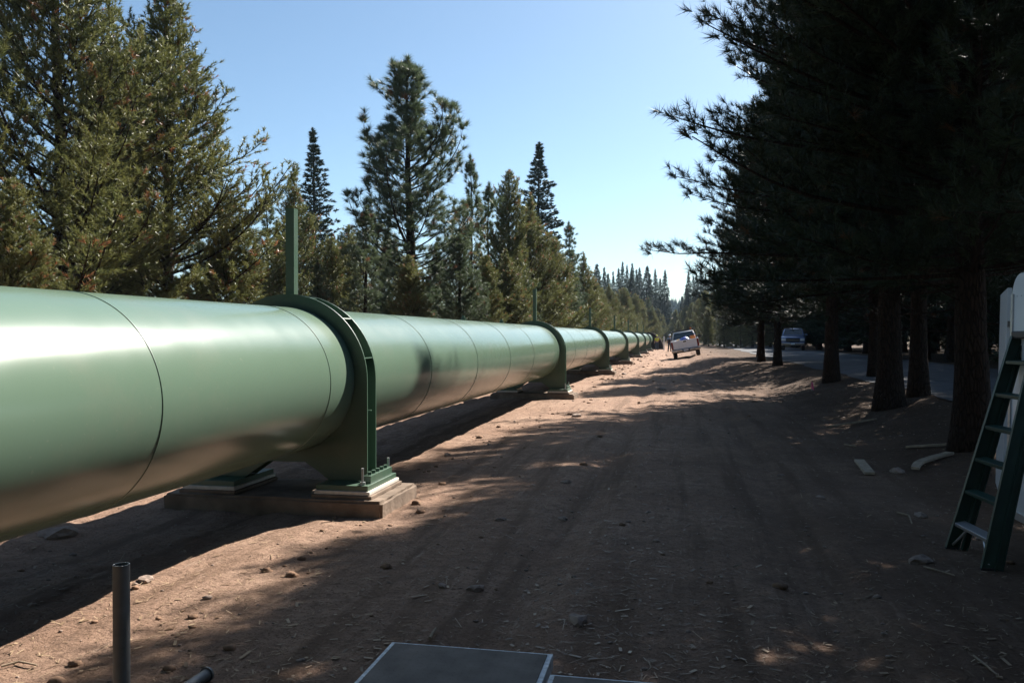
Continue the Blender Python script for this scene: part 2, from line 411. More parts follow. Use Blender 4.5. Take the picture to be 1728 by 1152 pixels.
def web_plate(y0, y1):
    Wd = RINGW; base = 0.245; zc = AZ; A = []
    poly_out = [(Wd, base), (Wd, zc)]
    for i in range(1, 40):
        t = math.pi*i/40; poly_out.append((Wd*math.cos(t), zc+Wd*math.sin(t)))
    poly_out += [(-Wd, zc), (-Wd, base), (-Wd+0.40, base), (-Wd+0.52, 0.33), (-0.2, 0.41), (0.2, 0.41), (Wd-0.52, 0.33), (Wd-0.40, base)]
    ri = PR+0.003
    inner = [(ri*math.cos(2*math.pi*i/64), zc+ri*math.sin(2*math.pi*i/64)) for i in range(64)]
    bm = bmesh.new()
    def loop(p, y): 
        vs = [bm.verts.new((a, y, b)) for a, b in p]
        es = [bm.edges.new((vs[i], vs[(i+1) % len(vs)])) for i in range(len(vs))]; return vs, es
    for y in (y0, y1):
        v1, e1 = loop(poly_out, y); v2, e2 = loop(inner, y)
        bmesh.ops.triangle_fill(bm, use_beauty=True, use_dissolve=False, edges=e1+e2)
        if y == y0: a1, a2 = v1, v2
    for a, b in ((a1, v1), (a2, v2)):
        for i in range(len(a)): bm.faces.new((a[i], a[(i+1) % len(a)], b[(i+1) % len(a)], b[i]))
    bmesh.ops.recalc_face_normals(bm, faces=bm.faces)
    return bm

def build_ring():
    root = empty('ring_support', (AX, RY[0], 0), 0)
    hy = 0.115
    for s in (-1, 1):
        mb = MB(); mb.bm(web_plate(s*hy-0.008, s*hy+0.008)); mb.build('web_plate', M['ring'], root)
    # recessed band between the two webs
    rr = RINGW-0.10; pts = [(rr, 0.25), (rr, AZ)]+[(rr*math.cos(math.pi*i/48), AZ+rr*math.sin(math.pi*i/48)) for i in range(1, 48)]+[(-rr, AZ), (-rr, 0.25)]
    mb = MB(); v = []; f = []
    for (a, b) in pts: v += [(a, -hy+0.008, b), (a, hy-0.008, b)]
    for i in range(len(pts)-1): f.append((2*i, 2*i+1, 2*i+3, 2*i+2))
    mb.v = v; mb.f = f; mb.build('channel_band', M['ring'], root, smooth=True)
    for dg in (15, 46, 75, 105, 134, 165):
        t = R_(dg); rm = RINGW-0.052
        rot = Matrix.Rotation(-t, 4, 'Y')
        MB().box((rm*math.cos(t), 0, AZ+rm*math.sin(t)), (0.094, 2*hy-0.018, 0.010), rot).build('stiffener', M['ring'], root)
    for sx in (-1, 1): MB().box((sx*(RINGW-0.03), 0, 0.92), (0.05, 0.03, 0.010)).build('stiffener', M['ring'], root)
    # post on the crown
    mb = MB(); mb.prism([(-0.045, -0.045), (0.045, -0.045), (0.045, 0.045), (0.033, 0.045), (0.033, -0.033), (-0.045, -0.033)], AZ+RINGW+0.003, AZ+RINGW+0.86, axis='Z')
    mb.build('post', M['ring'], root)
    for s in (-1, 1):
        cx = s*(RINGW-0.16)
        bp = MB().box((cx, 0.03, 0.216), (0.52, 0.80, 0.050), bev=0.003).build('base_plate', M['ring'], root)
        ch = MB().box((s*(RINGW+0.042), 0.06, 0.279), (0.075, 0.60, 0.072), bev=0.002).build('anchor_chair', M['ring'], root)
        for k in range(5): MB().tube([(s*(RINGW+0.042), -0.17+k*0.11, 0.3155), (s*(RINGW+0.042), -0.17+k*0.11, 0.345)], 0.021, 6).build('bolt', M['boltg'], ch)
        for yy in (-0.32, 0.39):
            mb = MB().tube([(s*(RINGW+0.03), yy, 0.245), (s*(RINGW+0.03), yy, 0.40)], 0.013, 8); mb.tube([(s*(RINGW+0.03), yy, 0.242), (s*(RINGW+0.03), yy, 0.27)], 0.027, 6)
            mb.build('anchor_bolt', M['bolt'], root)
    return root
ORD = ['nearest', 'second nearest', 'third', 'fourth', 'fifth', 'sixth', 'farthest']
ring0 = build_ring()
tag(ring0, 'nearest dark green ring support around the pipe, its bolted foot in sunlight', 'pipe support', 'ring supports under the pipe')
for i, y in enumerate(RY[1:], 1):
    dup(ring0, (AX, y, 0), 0, f'{ORD[i]} dark green ring support counted along the pipe from the camera', 'ring supports under the pipe')
def build_pad():
    rng = random.Random(5)
    bm = bmesh.new(); bmesh.ops.create_cube(bm, size=1); bmesh.ops.scale(bm, vec=(2.25, 1.06, 0.34), verts=bm.verts)
    bmesh.ops.bevel(bm, geom=bm.edges[:], offset=0.025, segments=2, affect='EDGES')
    bmesh.ops.subdivide_edges(bm, edges=[e for e in bm.edges if e.calc_length() > 0.3], cuts=9, use_grid_fill=True)
    for v in bm.verts: v.co += Vector([rng.uniform(-0.006, 0.006) for _ in range(3)])
    bmesh.ops.translate(bm, vec=(0, 0.05, -0.05), verts=bm.verts)
    r = empty('concrete_pad', (AX, RY[0], 0), 0)
    MB().bm(bm).build('footing', M['concrete'], r)
    for s in (-1, 1):
        MB().box((s*(RINGW-0.15), 0.03, 0.136), (0.60, 0.88, 0.034), bev=0.006).build('concrete_step', M['concrete'], r)
        MB().box((s*(RINGW-0.155), 0.03, 0.172), (0.56, 0.84, 0.036), bev=0.006).build('grout_bed', M['grout'], r)
    return r
pad0 = build_pad(); tag(pad0, 'broad concrete footing under the nearest ring support', 'concrete footing', 'concrete footings under the ring supports')
for i, y in enumerate(RY[1:], 1):
    dup(pad0, (AX, y, 0), 0, f'concrete footing under the {ORD[i]} ring support from the camera', 'concrete footings under the ring supports')

def build_portal():
    r = empty('arched_portal', (AX, 106.0, 0), 0, 'dark brown arched portal that swallows the far end of the pipe', 'portal')
    v = []; f = []; k = 30; mb = MB()
    for rad0, rad1, y0, y1, nm in ((2.0, 1.9, 0, 5, 'arch_shell'),):
        for i in range(k+1):
            t = math.pi*i/k
            for rr, yy in ((rad0, y0), (rad0, y1), (rad1, y1), (rad1, y0)): v.append((rr*math.cos(t), yy, rr*math.sin(t)*1.07))
        for i in range(k):
            for j in range(4): f.append((i*4+j, i*4+(j+1) % 4, (i+1)*4+(j+1) % 4, (i+1)*4+j))
        mb.v = v; mb.f = f; mb.build(nm, M['portal'], r)
    poly = [(1.89*math.cos(math.pi*i/k), 1.89*1.07*math.sin(math.pi*i/k)) for i in range(k+1)]
    MB().prism(poly, 0.3, 0.45).build('head_wall', M['portal'], r)
build_portal()

# ------------------------------------------------------------ trees
def conifer_arrays(seed, H, cb, Rm, nb, prof, e_lo, e_hi, curl, twig_step, twig_len, needles, nlen, nwid, tuft_step=0.17, bare=0, extra=None, spread=1.0, r0=0.22, thin=1.0, sag=0.0):
    """returns (trunk+limb MB, needle verts, faces, colours)"""
    rng = np.random.default_rng(seed)
    wood = MB()
    # trunk
    pts = []; rad = []; lean = rng.normal(0, 0.008, 2); n = 18
    wob = rng.normal(0, 0.02, (n+1, 2)).cumsum(0)
    for i in range(n+1):
        s = (i/n)**1.3; z = H*s
        wv = wob[i]*min(1, s*3)
        pts.append((lean[0]*z+wv[0], lean[1]*z+wv[1], z-(0.25 if i == 0 else 0)))
        rad.append(r0*((1-s)**0.9*0.95+0.03)*(1+0.55*math.exp(-z/0.35)))
    wood.tube(pts, rad, 12)
    P = np.array(pts)
    def tr(z): 
        return np.array([np.interp(z, P[:, 2], P[:, 0]), np.interp(z, P[:, 2], P[:, 1]), z])
    T0 = []; TD = []; TR = []
    def branch(z, a, L, e, r, leafy=True):
        p = tr(z); seg = 7; bp = [p]; d_e = e; aa = a
        for k in range(seg):
            d_e += (curl/seg) + rng.normal(0, 0.05); aa += rng.normal(0, 0.07)
            st = L/seg
            bp.append(bp[-1]+np.array([math.cos(aa)*math.cos(d_e), math.sin(aa)*math.cos(d_e), math.sin(d_e)])*st)
        bp = np.array(bp)
        wood.tube(bp, [max(0.006, r*(1-0.85*i/seg)) for i in range(seg+1)], 4, cap=False)
        if not leafy: return
        br = rng.random(); brown = rng.random()
        s = 0.22 if L > 1.2 else 0.05
        side = 1
        while s < 1.0:
            q = s*seg; i = min(int(q), seg-1); pos = bp[i]+(bp[i+1]-bp[i])*(q-i)
            dr = bp[i+1]-bp[i]; dr = dr/np.linalg.norm(dr)
            up = np.array([0, 0, 1.0]); lat = np.cross(dr, up); lat /= (np.linalg.norm(lat)+1e-6)
            tl = twig_len*(1.15-s)*rng.uniform(0.6, 1.25)*min(1, L/1.5)+0.12*min(1, L)
            td = dr*rng.uniform(0.4, 0.9)+lat*side*rng.uniform(0.5, 1.0)+up*rng.uniform(-0.15, 0.55)
            td /= np.linalg.norm(td)
            end = pos+td*tl+up*0.08*tl
            if tl > 0.35 : wood.tube([pos, end], [0.006, 0.003], 3, cap=False)
            m = max(1, int(tl/tuft_step))
            for j in range(m):
                if rng.random() > thin: continue
                u = (j+1)/m
                T0.append(pos+(end-pos)*u+rng.normal(0, 0.02, 3)); dd = td+up*0.35+rng.normal(0, 0.2, 3); TD.append(dd/np.linalg.norm(dd))
                TR.append((min(1, max(0, 0.5*br+0.5*rng.random()*1.0+0.1)), rng.random()*0.75+brown*0.25))
            side = -side; s += twig_step/L*rng.uniform(0.7, 1.3)
        for _ in range(3):
            T0.append(bp[-1]+rng.normal(0, 0.04, 3)); dd = bp[-1]-bp[-2]; dd = dd/np.linalg.norm(dd)+np.array([0, 0, 0.4])+rng.normal(0, 0.2, 3); TD.append(dd/np.linalg.norm(dd)); TR.append((0.6, rng.random()))
    ga = rng.random()*6.28; q1, q2, q3 = rng.random(3)*6.28
    for i in range(nb):
        t = (i+0.5)/nb; t = t**0.9
        z = cb+(H-0.25-cb)*t + rng.uniform(-0.15, 0.15)
        ga += 2.4+rng.normal(0, 0.35)
        L = max(0.08, Rm*prof(t)*rng.uniform(0.65, 1.12)*(1+0.22*math.sin(z*1.9+q1)*math.cos(ga+q2)+0.16*math.sin(2*ga+z*0.8+q3)))
        e = e_lo+(e_hi-e_lo)*t+rng.normal(0, 0.10)
        branch(z, ga, L, e, 0.008+0.010*L*(1-0.3*t))
    for (z, a, L, e) in (extra or []): branch(z, a, L, e, 0.05)
    for i in range(bare):
        branch(rng.uniform(1.6, cb+2.5), rng.random()*6.28, rng.uniform(0.6, 2.4), rng.normal(-0.1, 0.2), 0.018, False)
    for zz in np.arange(H-0.5, H+0.12, 0.12): 
        T0.append(tr(min(zz, H))+rng.normal(0, 0.02, 3)); TD.append(np.array([0, 0, 1.0])); TR.append((0.5, 0.3))
    T0 = np.array(T0); TD = np.array(TD); TR = np.array(TR); nT = len(T0)
    base = np.repeat(T0, needles, 0); dr = np.repeat(TD, needles, 0)
    jit = rng.normal(0, 0.55*spread, base.shape); d = dr+jit; d /= np.linalg.norm(d, axis=1, keepdims=True)
    if sag: d[:, 2] -= sag; d /= np.linalg.norm(d, axis=1, keepdims=True)
    ln = nlen*rng.uniform(0.7, 1.15, (len(base), 1))
    rv = rng.normal(0, 1, base.shape); sd = np.cross(d, rv); sd /= np.linalg.norm(sd, axis=1, keepdims=True)
    b0 = base + dr*rng.uniform(-0.06, 0.06, (len(base), 1))
    v = np.stack([b0-sd*nwid/2, b0+sd*nwid/2, b0+d*ln], 1).reshape(-1, 3)
    f = np.arange(len(v)).reshape(-1, 3)
    cr = np.repeat(TR, needles, 0); cr = np.repeat(cr, 3, 0)
    col = np.concatenate([cr, np.zeros((len(cr), 1)), np.ones((len(cr), 1))], 1)
    return wood, v, f, col

def make_tree(key, m, barkm, **kw):
    wood, v, f, col = conifer_arrays(**kw)
    me_c = np_mesh(key+'_crown', v, f, col); me_c.materials.append(m)
    me_t = bpy.data.meshes.new(key+'_trunk'); me_t.from_pydata(wood.v, [], wood.f); me_t.update()
    me_t.polygons.foreach_set('use_smooth', [True]*len(me_t.polygons)); me_t.materials.append(barkm)
    return dict(crown=me_c, trunk=me_t, H=kw['H'], name=key, nt=len(v)//3)

def p_cone(t): return (1-t)**0.8*min(1, 0.62+t*2.5)
def p_col(t): return (1-t)**0.55*min(1, 0.55+t*2.0)
def p_ponder(t): return min(1, (1-t)*1.9)**0.7*(0.75+0.3*math.sin(t*23))*min(1, 0.7+t)
def p_fir(t): return (1-t)**1.05
TREES = {}
TREES['lodge_a'] = make_tree('lodgepole_pine', M['lodgepole'], M['bark'], seed=11, H=11.5, cb=0.3, Rm=3.7, nb=185, prof=p_cone, e_lo=0.0, e_hi=0.85, curl=0.85, twig_step=0.12, twig_len=0.85, needles=20, nlen=0.10, nwid=0.016, tuft_step=0.085, r0=0.15, thin=0.9)
TREES['lodge_b'] = make_tree('lodgepole_pine', M['lodgepole'], M['bark'], seed=12, H=10.0, cb=0.2, Rm=2.6, nb=190, prof=p_col, e_lo=0.0, e_hi=0.7, curl=0.7, twig_step=0.11, twig_len=0.75, needles=18, nlen=0.11, nwid=0.018, tuft_step=0.085, r0=0.13, thin=0.9)
TREES['ponder_a'] = make_tree('ponderosa_pine', M['ponder'], M['bark'], seed=21, H=12.0, cb=0.8, Rm=3.2, nb=130, prof=p_ponder, e_lo=-0.05, e_hi=0.75, curl=1.0, twig_step=0.20, twig_len=0.75, needles=60, nlen=0.24, nwid=0.013, tuft_step=0.20, r0=0.19)
TREES['ponder_b'] = make_tree('ponderosa_pine', M['ponder'], M['bark'], seed=22, H=10.0, cb=1.0, Rm=1.9, nb=70, prof=p_ponder, e_lo=-0.1, e_hi=0.7, curl=0.9, twig_step=0.20, twig_len=0.6, needles=60, nlen=0.23, nwid=0.014, tuft_step=0.20, r0=0.14)
TREES['lodge_c'] = make_tree('lodgepole_pine', M['lodgepole'], M['bark'], seed=14, H=9.0, cb=0.2, Rm=3.2, nb=170, prof=lambda t: (1-t)**0.9*min(1, 0.6+2*t), e_lo=0.05, e_hi=0.8, curl=0.8, twig_step=0.12, twig_len=0.8, needles=18, nlen=0.11, nwid=0.018, tuft_step=0.085, r0=0.12, thin=0.85)
p_sh = lambda t: (1-t)**0.85*min(1, 0.8+t)
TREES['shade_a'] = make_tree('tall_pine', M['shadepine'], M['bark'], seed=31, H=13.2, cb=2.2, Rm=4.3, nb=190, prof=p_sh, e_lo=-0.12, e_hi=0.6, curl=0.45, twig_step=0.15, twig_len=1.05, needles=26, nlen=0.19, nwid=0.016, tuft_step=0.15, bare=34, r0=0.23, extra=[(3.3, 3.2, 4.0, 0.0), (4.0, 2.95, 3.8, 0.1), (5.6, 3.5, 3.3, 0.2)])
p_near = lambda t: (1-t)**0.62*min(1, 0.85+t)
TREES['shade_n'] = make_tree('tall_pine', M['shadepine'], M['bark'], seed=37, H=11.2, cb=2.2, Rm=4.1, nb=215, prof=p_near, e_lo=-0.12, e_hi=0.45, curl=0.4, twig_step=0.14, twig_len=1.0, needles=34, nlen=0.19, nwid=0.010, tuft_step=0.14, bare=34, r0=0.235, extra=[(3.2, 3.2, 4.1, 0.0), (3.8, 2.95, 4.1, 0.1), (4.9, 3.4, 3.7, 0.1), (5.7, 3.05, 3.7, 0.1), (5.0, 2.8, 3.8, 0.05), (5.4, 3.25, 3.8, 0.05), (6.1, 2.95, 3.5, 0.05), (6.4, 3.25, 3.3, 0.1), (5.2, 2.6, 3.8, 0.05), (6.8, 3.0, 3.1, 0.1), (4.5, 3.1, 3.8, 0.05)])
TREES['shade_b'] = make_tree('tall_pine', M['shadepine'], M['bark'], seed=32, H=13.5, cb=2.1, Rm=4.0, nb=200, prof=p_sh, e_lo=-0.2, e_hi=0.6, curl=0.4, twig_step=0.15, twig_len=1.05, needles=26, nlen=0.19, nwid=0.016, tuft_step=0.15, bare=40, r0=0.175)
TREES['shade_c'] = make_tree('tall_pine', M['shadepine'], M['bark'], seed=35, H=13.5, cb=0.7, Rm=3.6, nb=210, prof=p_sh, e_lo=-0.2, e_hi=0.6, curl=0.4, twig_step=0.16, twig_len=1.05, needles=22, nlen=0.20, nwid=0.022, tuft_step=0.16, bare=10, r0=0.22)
TREES['fir_a'] = make_tree('fir_tree', M['fir'], M['bark'], seed=41, H=16, cb=0.6, Rm=2.5, nb=330, prof=p_fir, e_lo=-0.35, e_hi=0.5, curl=0.1, twig_step=0.14, twig_len=0.45, needles=10, nlen=0.17, nwid=0.06, tuft_step=0.13, r0=0.17, sag=0.15)
TREES['fir_b'] = make_tree('fir_tree', M['fir'], M['bark'], seed=42, H=16, cb=0.8, Rm=3.1, nb=280, prof=lambda t: (1-t)**1.0, e_lo=-0.3, e_hi=0.4, curl=0.1, twig_step=0.16, twig_len=0.5, needles=10, nlen=0.19, nwid=0.07, tuft_step=0.15, r0=0.18, sag=0.15)
for k_, t_ in TREES.items(): print(k_, t_['nt'])

def plant(key, x, y, H=None, rz=0.0, label='', group=None, wide=1.0, z=None):
    T = TREES[key]; s = (H or T['H'])/T['H']
    o = empty(T['name'], (x, y, (g1(x, y) if z is None else z)-0.03), rz, label, 'tree', group)
    o.scale = (s*wide, s*wide, s)
    a = link('trunk', T['trunk'], None, o); b = link('crown', T['crown'], None, o)
    return o
def plant_px(key, px, topy, d, **kw):
    x, y = at(px, d); g = g1(x, y)
    H = CAM_Z+(567-topy)*d/1400-g
    return plant(key, x, y, H, **kw)

# left side, individually recognisable
GL = 'pines standing behind the pipe'
plant_px('lodge_a', 95, -300, 17.5, rz=0.4, wide=1.2, label='big dark pine with thick trunk at the far left, its top above the picture', group=GL)
plant_px('lodge_a', 282, -40, 20.5, rz=2.2, wide=1.5, label='broad tall pine with upswept branches reaching toward the narrow dark fir', group=GL)
plant_px('lodge_b', 22, 300, 12.5, rz=1.0, wide=1.35, label='low bushy sunlit pine at the left picture edge', group=GL)
plant_px('lodge_b', 185, 60, 24, rz=3.0, wide=1.2, label='pine squeezed between the two biggest left pines', group=GL)
plant_px('lodge_c', 395, 330, 21, rz=5.0, wide=1.35, label='short yellowish pine under the right branches of the broad pine', group=GL)
plant_px('lodge_c', 500, 280, 33, rz=4.0, wide=1.0, label='rusty tinged pine just behind the nearest green post', group=GL)
plant_px('fir_a', 535, 218, 50, rz=0.5, wide=1.5, label='narrow dark fir spire rising above the rusty tinged pine', group='firs behind the pipe')
plant_px('ponder_a', 700, 97, 28, rz=1.2, wide=1.4, label='tallest fluffy ponderosa pine in the middle of the left tree line', group=GL)
plant_px('ponder_b', 612, 350, 24, rz=2.0, wide=1.2, label='small pine at the left foot of the tallest ponderosa', group=GL)
plant_px('ponder_a', 775, 395, 25, rz=3.4, wide=1.35, label='bushy pale green pine at the right foot of the tallest ponderosa', group=GL)
plant_px('ponder_b', 795, 266, 37, rz=0.2, wide=0.9, label='slim pine with tufted top right of the tallest ponderosa', group=GL)
plant_px('ponder_b', 828, 310, 40, rz=4.2, wide=1.0, label='thin pine between the slim tufted pine and the grey green one', group=GL)
plant_px('lodge_b', 860, 288, 36, rz=1.8, wide=0.95, label='grey green pine with thin bare lower trunk left of the dark fir', group=GL)
plant_px('fir_b', 905, 240, 62, rz=2.0, wide=1.45, label='dark pointed fir standing above the golden pines', group='firs behind the pipe')
plant_px('lodge_c', 897, 325, 42, rz=3.1, wide=1.25, label='dense golden green pine behind the second ring support', group=GL)
plant_px('ponder_b', 957, 377, 54, rz=1.1, wide=1.1, label='pine with open top right of the golden green pines', group=GL)
plant_px('lodge_b', 935, 400, 45, rz=0.6, wide=1.3, label='second golden pine, just left of the pine with open top', group=GL)
plant_px('lodge_c', 985, 425, 58, rz=2.6, wide=1.3, label='round sunlit pine behind the third ring support', group=GL)
rr = random.Random(8)
GU = 'understory pines along the left of the pipe'
OR = ['leftmost', 'second', 'third', 'fourth', 'fifth', 'sixth', 'seventh', 'eighth', 'ninth', 'tenth', 'eleventh', 'twelfth', 'thirteenth', 'fourteenth', 'fifteenth', 'sixteenth', 'seventeenth', 'eighteenth', 'nineteenth', 'twentieth', 'twenty-first', 'twenty-second', 'twenty-third', 'twenty-fourth', 'twenty-fifth', 'twenty-sixth', 'twenty-seventh', 'twenty-eighth']
def nth(i): return OR[i] if i == 0 else OR[i]+' from the left'
for i, (px, ty, d) in enumerate(sorted([(60, 380, 22), (140, 330, 30), (240, 300, 32), (330, 350, 27), (450, 330, 38), (560, 400, 30), (590, 380, 38), (655, 400, 33), (740, 400, 36), (690, 430, 24), (820, 430, 29), (850, 420, 34), (880, 430, 36), (470, 420, 26), (200, 430, 24), (540, 440, 24), (915, 420, 50), (960, 440, 50), (1003, 470, 62), (1015, 485, 70), (1028, 478, 78), (1040, 492, 84), (1052, 485, 95), (1062, 500, 98), (1072, 495, 110), (1082, 505, 120), (1092, 500, 130), (1100, 515, 130)])):
    plant_px(rr.choice(['lodge_b', 'lodge_c', 'lodge_c', 'ponder_b', 'lodge_a']), px, ty, d, rz=rr.random()*6.28, wide=rr.uniform(1.15, 1.6), label=nth(i)+' of the young pines in the thicket behind the pipe', group=GU)
# distant firs
GF = 'distant firs at the end of the valley'
for i, (px, ty, d) in enumerate(sorted([(1005, 446, 140), (1012, 462, 150), (1019, 451, 160), (1027, 462, 150), (1035, 458, 165), (1042, 453, 155), (1049, 442, 160), (1057, 447, 170), (1063, 458, 150), (1068, 444, 165), (1075, 455, 175), (1081, 452, 180), (1089, 449, 170), (1096, 462, 190), (1107, 454, 190), (1113, 470, 200), (1120.5, 455.6, 190), (1127, 495, 220), (1163, 458, 180), (1170, 465, 190), (1176, 460, 175), (1183, 450, 165), (1190, 462, 170), (1158, 480, 200), (1152, 500, 210), (1197, 455, 160), (1205, 450, 150)])):
    plant_px('fir_b' if i % 3 == 0 else 'fir_a', px, ty, d, rz=rr.random()*6.28, wide=rr.uniform(0.85, 1.7), label=nth(i)+' of the tall dark pointed firs before the hill', group=GF)
for i, (px, ty, d) in enumerate(sorted([(1110, 520, 170), (1118, 530, 180), (1128, 532, 190), (1140, 522, 185), (1150, 525, 170), (1158, 515, 160), (1168, 510, 150), (1178, 505, 140), (1146, 540, 150), (1160, 535, 140), (1123, 545, 200), (1134, 552, 200)])):
    plant_px('lodge_b', px, ty, d, rz=rr.random()*6.28, wide=1.3, label=nth(i)+' of the young pale pines below the far firs beyond the truck', group='young pines beyond the truck')
# right hand side: the row that shades the track
GR = 'tall shading pines in the row beside the track'
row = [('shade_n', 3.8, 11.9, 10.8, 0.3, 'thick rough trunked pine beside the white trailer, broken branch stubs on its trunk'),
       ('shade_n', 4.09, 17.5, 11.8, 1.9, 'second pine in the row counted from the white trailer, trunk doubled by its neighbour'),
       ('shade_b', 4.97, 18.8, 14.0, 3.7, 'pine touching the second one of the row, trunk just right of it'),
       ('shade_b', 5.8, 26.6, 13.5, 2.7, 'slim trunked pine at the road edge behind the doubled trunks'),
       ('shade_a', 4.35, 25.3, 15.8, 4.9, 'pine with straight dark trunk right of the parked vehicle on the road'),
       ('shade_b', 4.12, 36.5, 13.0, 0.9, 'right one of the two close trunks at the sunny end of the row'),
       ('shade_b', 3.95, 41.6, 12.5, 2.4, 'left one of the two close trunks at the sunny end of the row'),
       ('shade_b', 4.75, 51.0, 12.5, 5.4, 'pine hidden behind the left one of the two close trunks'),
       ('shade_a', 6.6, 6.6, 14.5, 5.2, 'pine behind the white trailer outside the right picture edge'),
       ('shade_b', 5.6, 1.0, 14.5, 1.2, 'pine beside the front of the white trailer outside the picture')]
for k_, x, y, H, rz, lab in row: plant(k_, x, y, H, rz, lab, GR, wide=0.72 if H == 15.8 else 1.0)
GB = 'forest pines beyond the road'
for (x, y, rz) in [(-1.5, -6.5, 2.2), (4, -6, 0.7), (-12, -9, 0.1), (-6.5, -8, 4.4), (-9, -7, 0), (-4, -10, 1), (1.5, -9, 2), (6.5, -6, 3), (9, -1, 4), (-7, -15, 5), (3.5, -15, 6), (11, -10, 0.5), (-14, -3, 1.5)]:  # unseen pines, added to screen off sky light and deepen the shade
    plant('shade_c', x, y, 18, rz, 'unseen tall pine added behind the viewpoint to block skylight', 'unseen pines added behind the viewpoint to block skylight')
for gy in np.arange(4, 150, 5.5):
    for gx in (13.4, 17, 21.5, 27, 34):
        x = gx+rr.uniform(-1.4, 1.4); y = gy+rr.uniform(-2.5, 2.5)
        if x/y > 0.62: continue
        if gx > 20 and y > 95: continue
        key = rr.choice(['shade_c', 'shade_b', 'shade_c', 'shade_c'])
        plant(key, x, y, (rr.uniform(16, 20) if gx < 15 else rr.uniform(13, 18))*(0.8 if y > 70 else 1), rr.random()*6.28, 'tall dark pine in the forest beyond the road on the right', GB)
for i, (px, ty, d) in enumerate(sorted([(1190, 490, 120), (1203, 480, 110), (1215, 470, 105), (1228, 462, 98), (1242, 470, 92), (1256, 455, 95), (1270, 465, 88), (1284, 450, 90), (1300, 460, 92), (1320, 450, 88), (1196, 520, 100), (1222, 520, 90), (1250, 522, 84)])):
    x, y = at(px, d)
    plant_px('fir_b' if rr.random() < 0.4 else 'lodge_b', px, ty, d, rz=rr.random()*6.28, wide=1.3, label=nth(i)+' of the mid green conifers behind the bend of the road', group='conifers behind the bend of the road')

def hill_forest():
    rng = np.random.default_rng(77); V = []; F = []; Cc = []; nv = 0
    n = 2600
    X = rng.uniform(-160, 330, n); Y = rng.uniform(330, 700, n)
    Z = gz(X, Y); Hh = rng.uniform(6, 11, n); W = Hh*rng.uniform(0.13, 0.2, n)
    L = 9
    for i in range(n):
        c = rng.random()
        for l in range(L):
            t0 = l/L; zb = Z[i]+Hh[i]*(0.05+0.95*t0); zt = zb+Hh[i]*0.2; r = W[i]*(1-t0)*rng.uniform(0.85, 1.2)
            a0 = rng.random()*6.28; m = 7
            for j in range(m):
                a = a0+6.283*j/m; rj = r*rng.uniform(0.7, 1.3); da = 0.5
                V += [(X[i]+rj*math.cos(a-da), Y[i]+rj*math.sin(a-da), zb), (X[i]+rj*math.cos(a+da), Y[i]+rj*math.sin(a+da), zb-0.2), (X[i], Y[i], zt)]
                F.append((nv, nv+1, nv+2)); nv += 3; Cc += [(c, 0.2, 0, 1)]*3
    me = np_mesh('far_forest', np.array(V), np.array(F), np.array(Cc)); me.materials.append(M['fir'])
    tag(link('far_forest', me, None), 'blue hazy conifer forest covering the hill at the end of the valley', 'forest', kind='stuff')
hill_forest()

# ------------------------------------------------------------ ground litter
def litter():
    rng = np.random.default_rng(3)
    # needles, chips and grass straw
    n = 26000
    d = 2.6+ (rng.random(n)**1.7)*30; px = rng.uniform(-50, 1800, n)
    X = (px-1144)*d*math.cos(TH)/1400; Y = (d+X*math.sin(TH))/math.cos(TH)
    ok = (X < 5) & (X > -9); X = X[ok]; Y = Y[ok]; n = len(X)
    Z = gz(X, Y); a = rng.random(n)*6.28; L = rng.uniform(0.006, 0.03, n); L[rng.random(n) < 0.04] *= 2.5; W = rng.uniform(0.0012, 0.0035, n)+ (rng.random(n) < 0.1)*0.006
    dx, dy = np.cos(a), np.sin(a); lift = rng.uniform(0.002, 0.012, n); tilt = rng.normal(0, 0.12, n)
    c = np.stack([X, Y, Z+lift], 1); D = np.stack([dx, dy, tilt], 1)*L[:, None]; S = np.stack([-dy, dx, np.zeros(n)], 1)*W[:, None]
    v = np.stack([c-D-S, c+D-S, c+D+S, c-D+S], 1).reshape(-1, 3); f = np.arange(4*n).reshape(-1, 4)
    col = np.repeat(np.stack([rng.random(n), rng.random(n)*0.9, np.zeros(n), np.ones(n)], 1), 4, 0)
    m = needle_material('litter', (0.12, 0.07, 0.04), (0.42, 0.30, 0.19), (0.5, 0.42, 0.3), 0.1)
    me = np_mesh('needle_litter', v, f, col); me.materials.append(m)
    tag(link('needle_litter', me, None), 'dry needles, bark chips and straw scattered over the dirt', 'litter', kind='stuff')
    # small gravel
    bm = bmesh.new(); bmesh.ops.create_icosphere(bm, subdivisions=1, radius=1); iv = np.array([v.co[:] for v in bm.verts]); jf = np.array([[v.index for v in f.verts] for f in bm.faces]); bm.free()
    n = 2200; d = 2.6+(rng.random(n)**1.3)*34; px = rng.uniform(-50, 1800, n)
    X = (px-1144)*d*math.cos(TH)/1400; Y = (d+X*math.sin(TH))/math.cos(TH); ok = (X < 5) & (X > -7.5); X = X[ok]; Y = Y[ok]; n = len(X)
    s = rng.exponential(0.005, n)+0.003; s = np.minimum(s, 0.03)
    vv = iv[None]*rng.uniform(0.7, 1.3, (n, len(iv), 3))*s[:, None, None]*np.array([1.2, 1, 0.6])
    vv += np.stack([X, Y, gz(X, Y)+s*0.2], 1)[:, None, :]
    ff = jf[None]+(np.arange(n)*len(iv))[:, None, None]
    me = np_mesh('gravel', vv.reshape(-1, 3), ff.reshape(-1, 3)); me.materials.append(M['stone'])
    tag(link('gravel', me, None), 'small stones and clods scattered over the dirt track', 'gravel', kind='stuff')
litter()

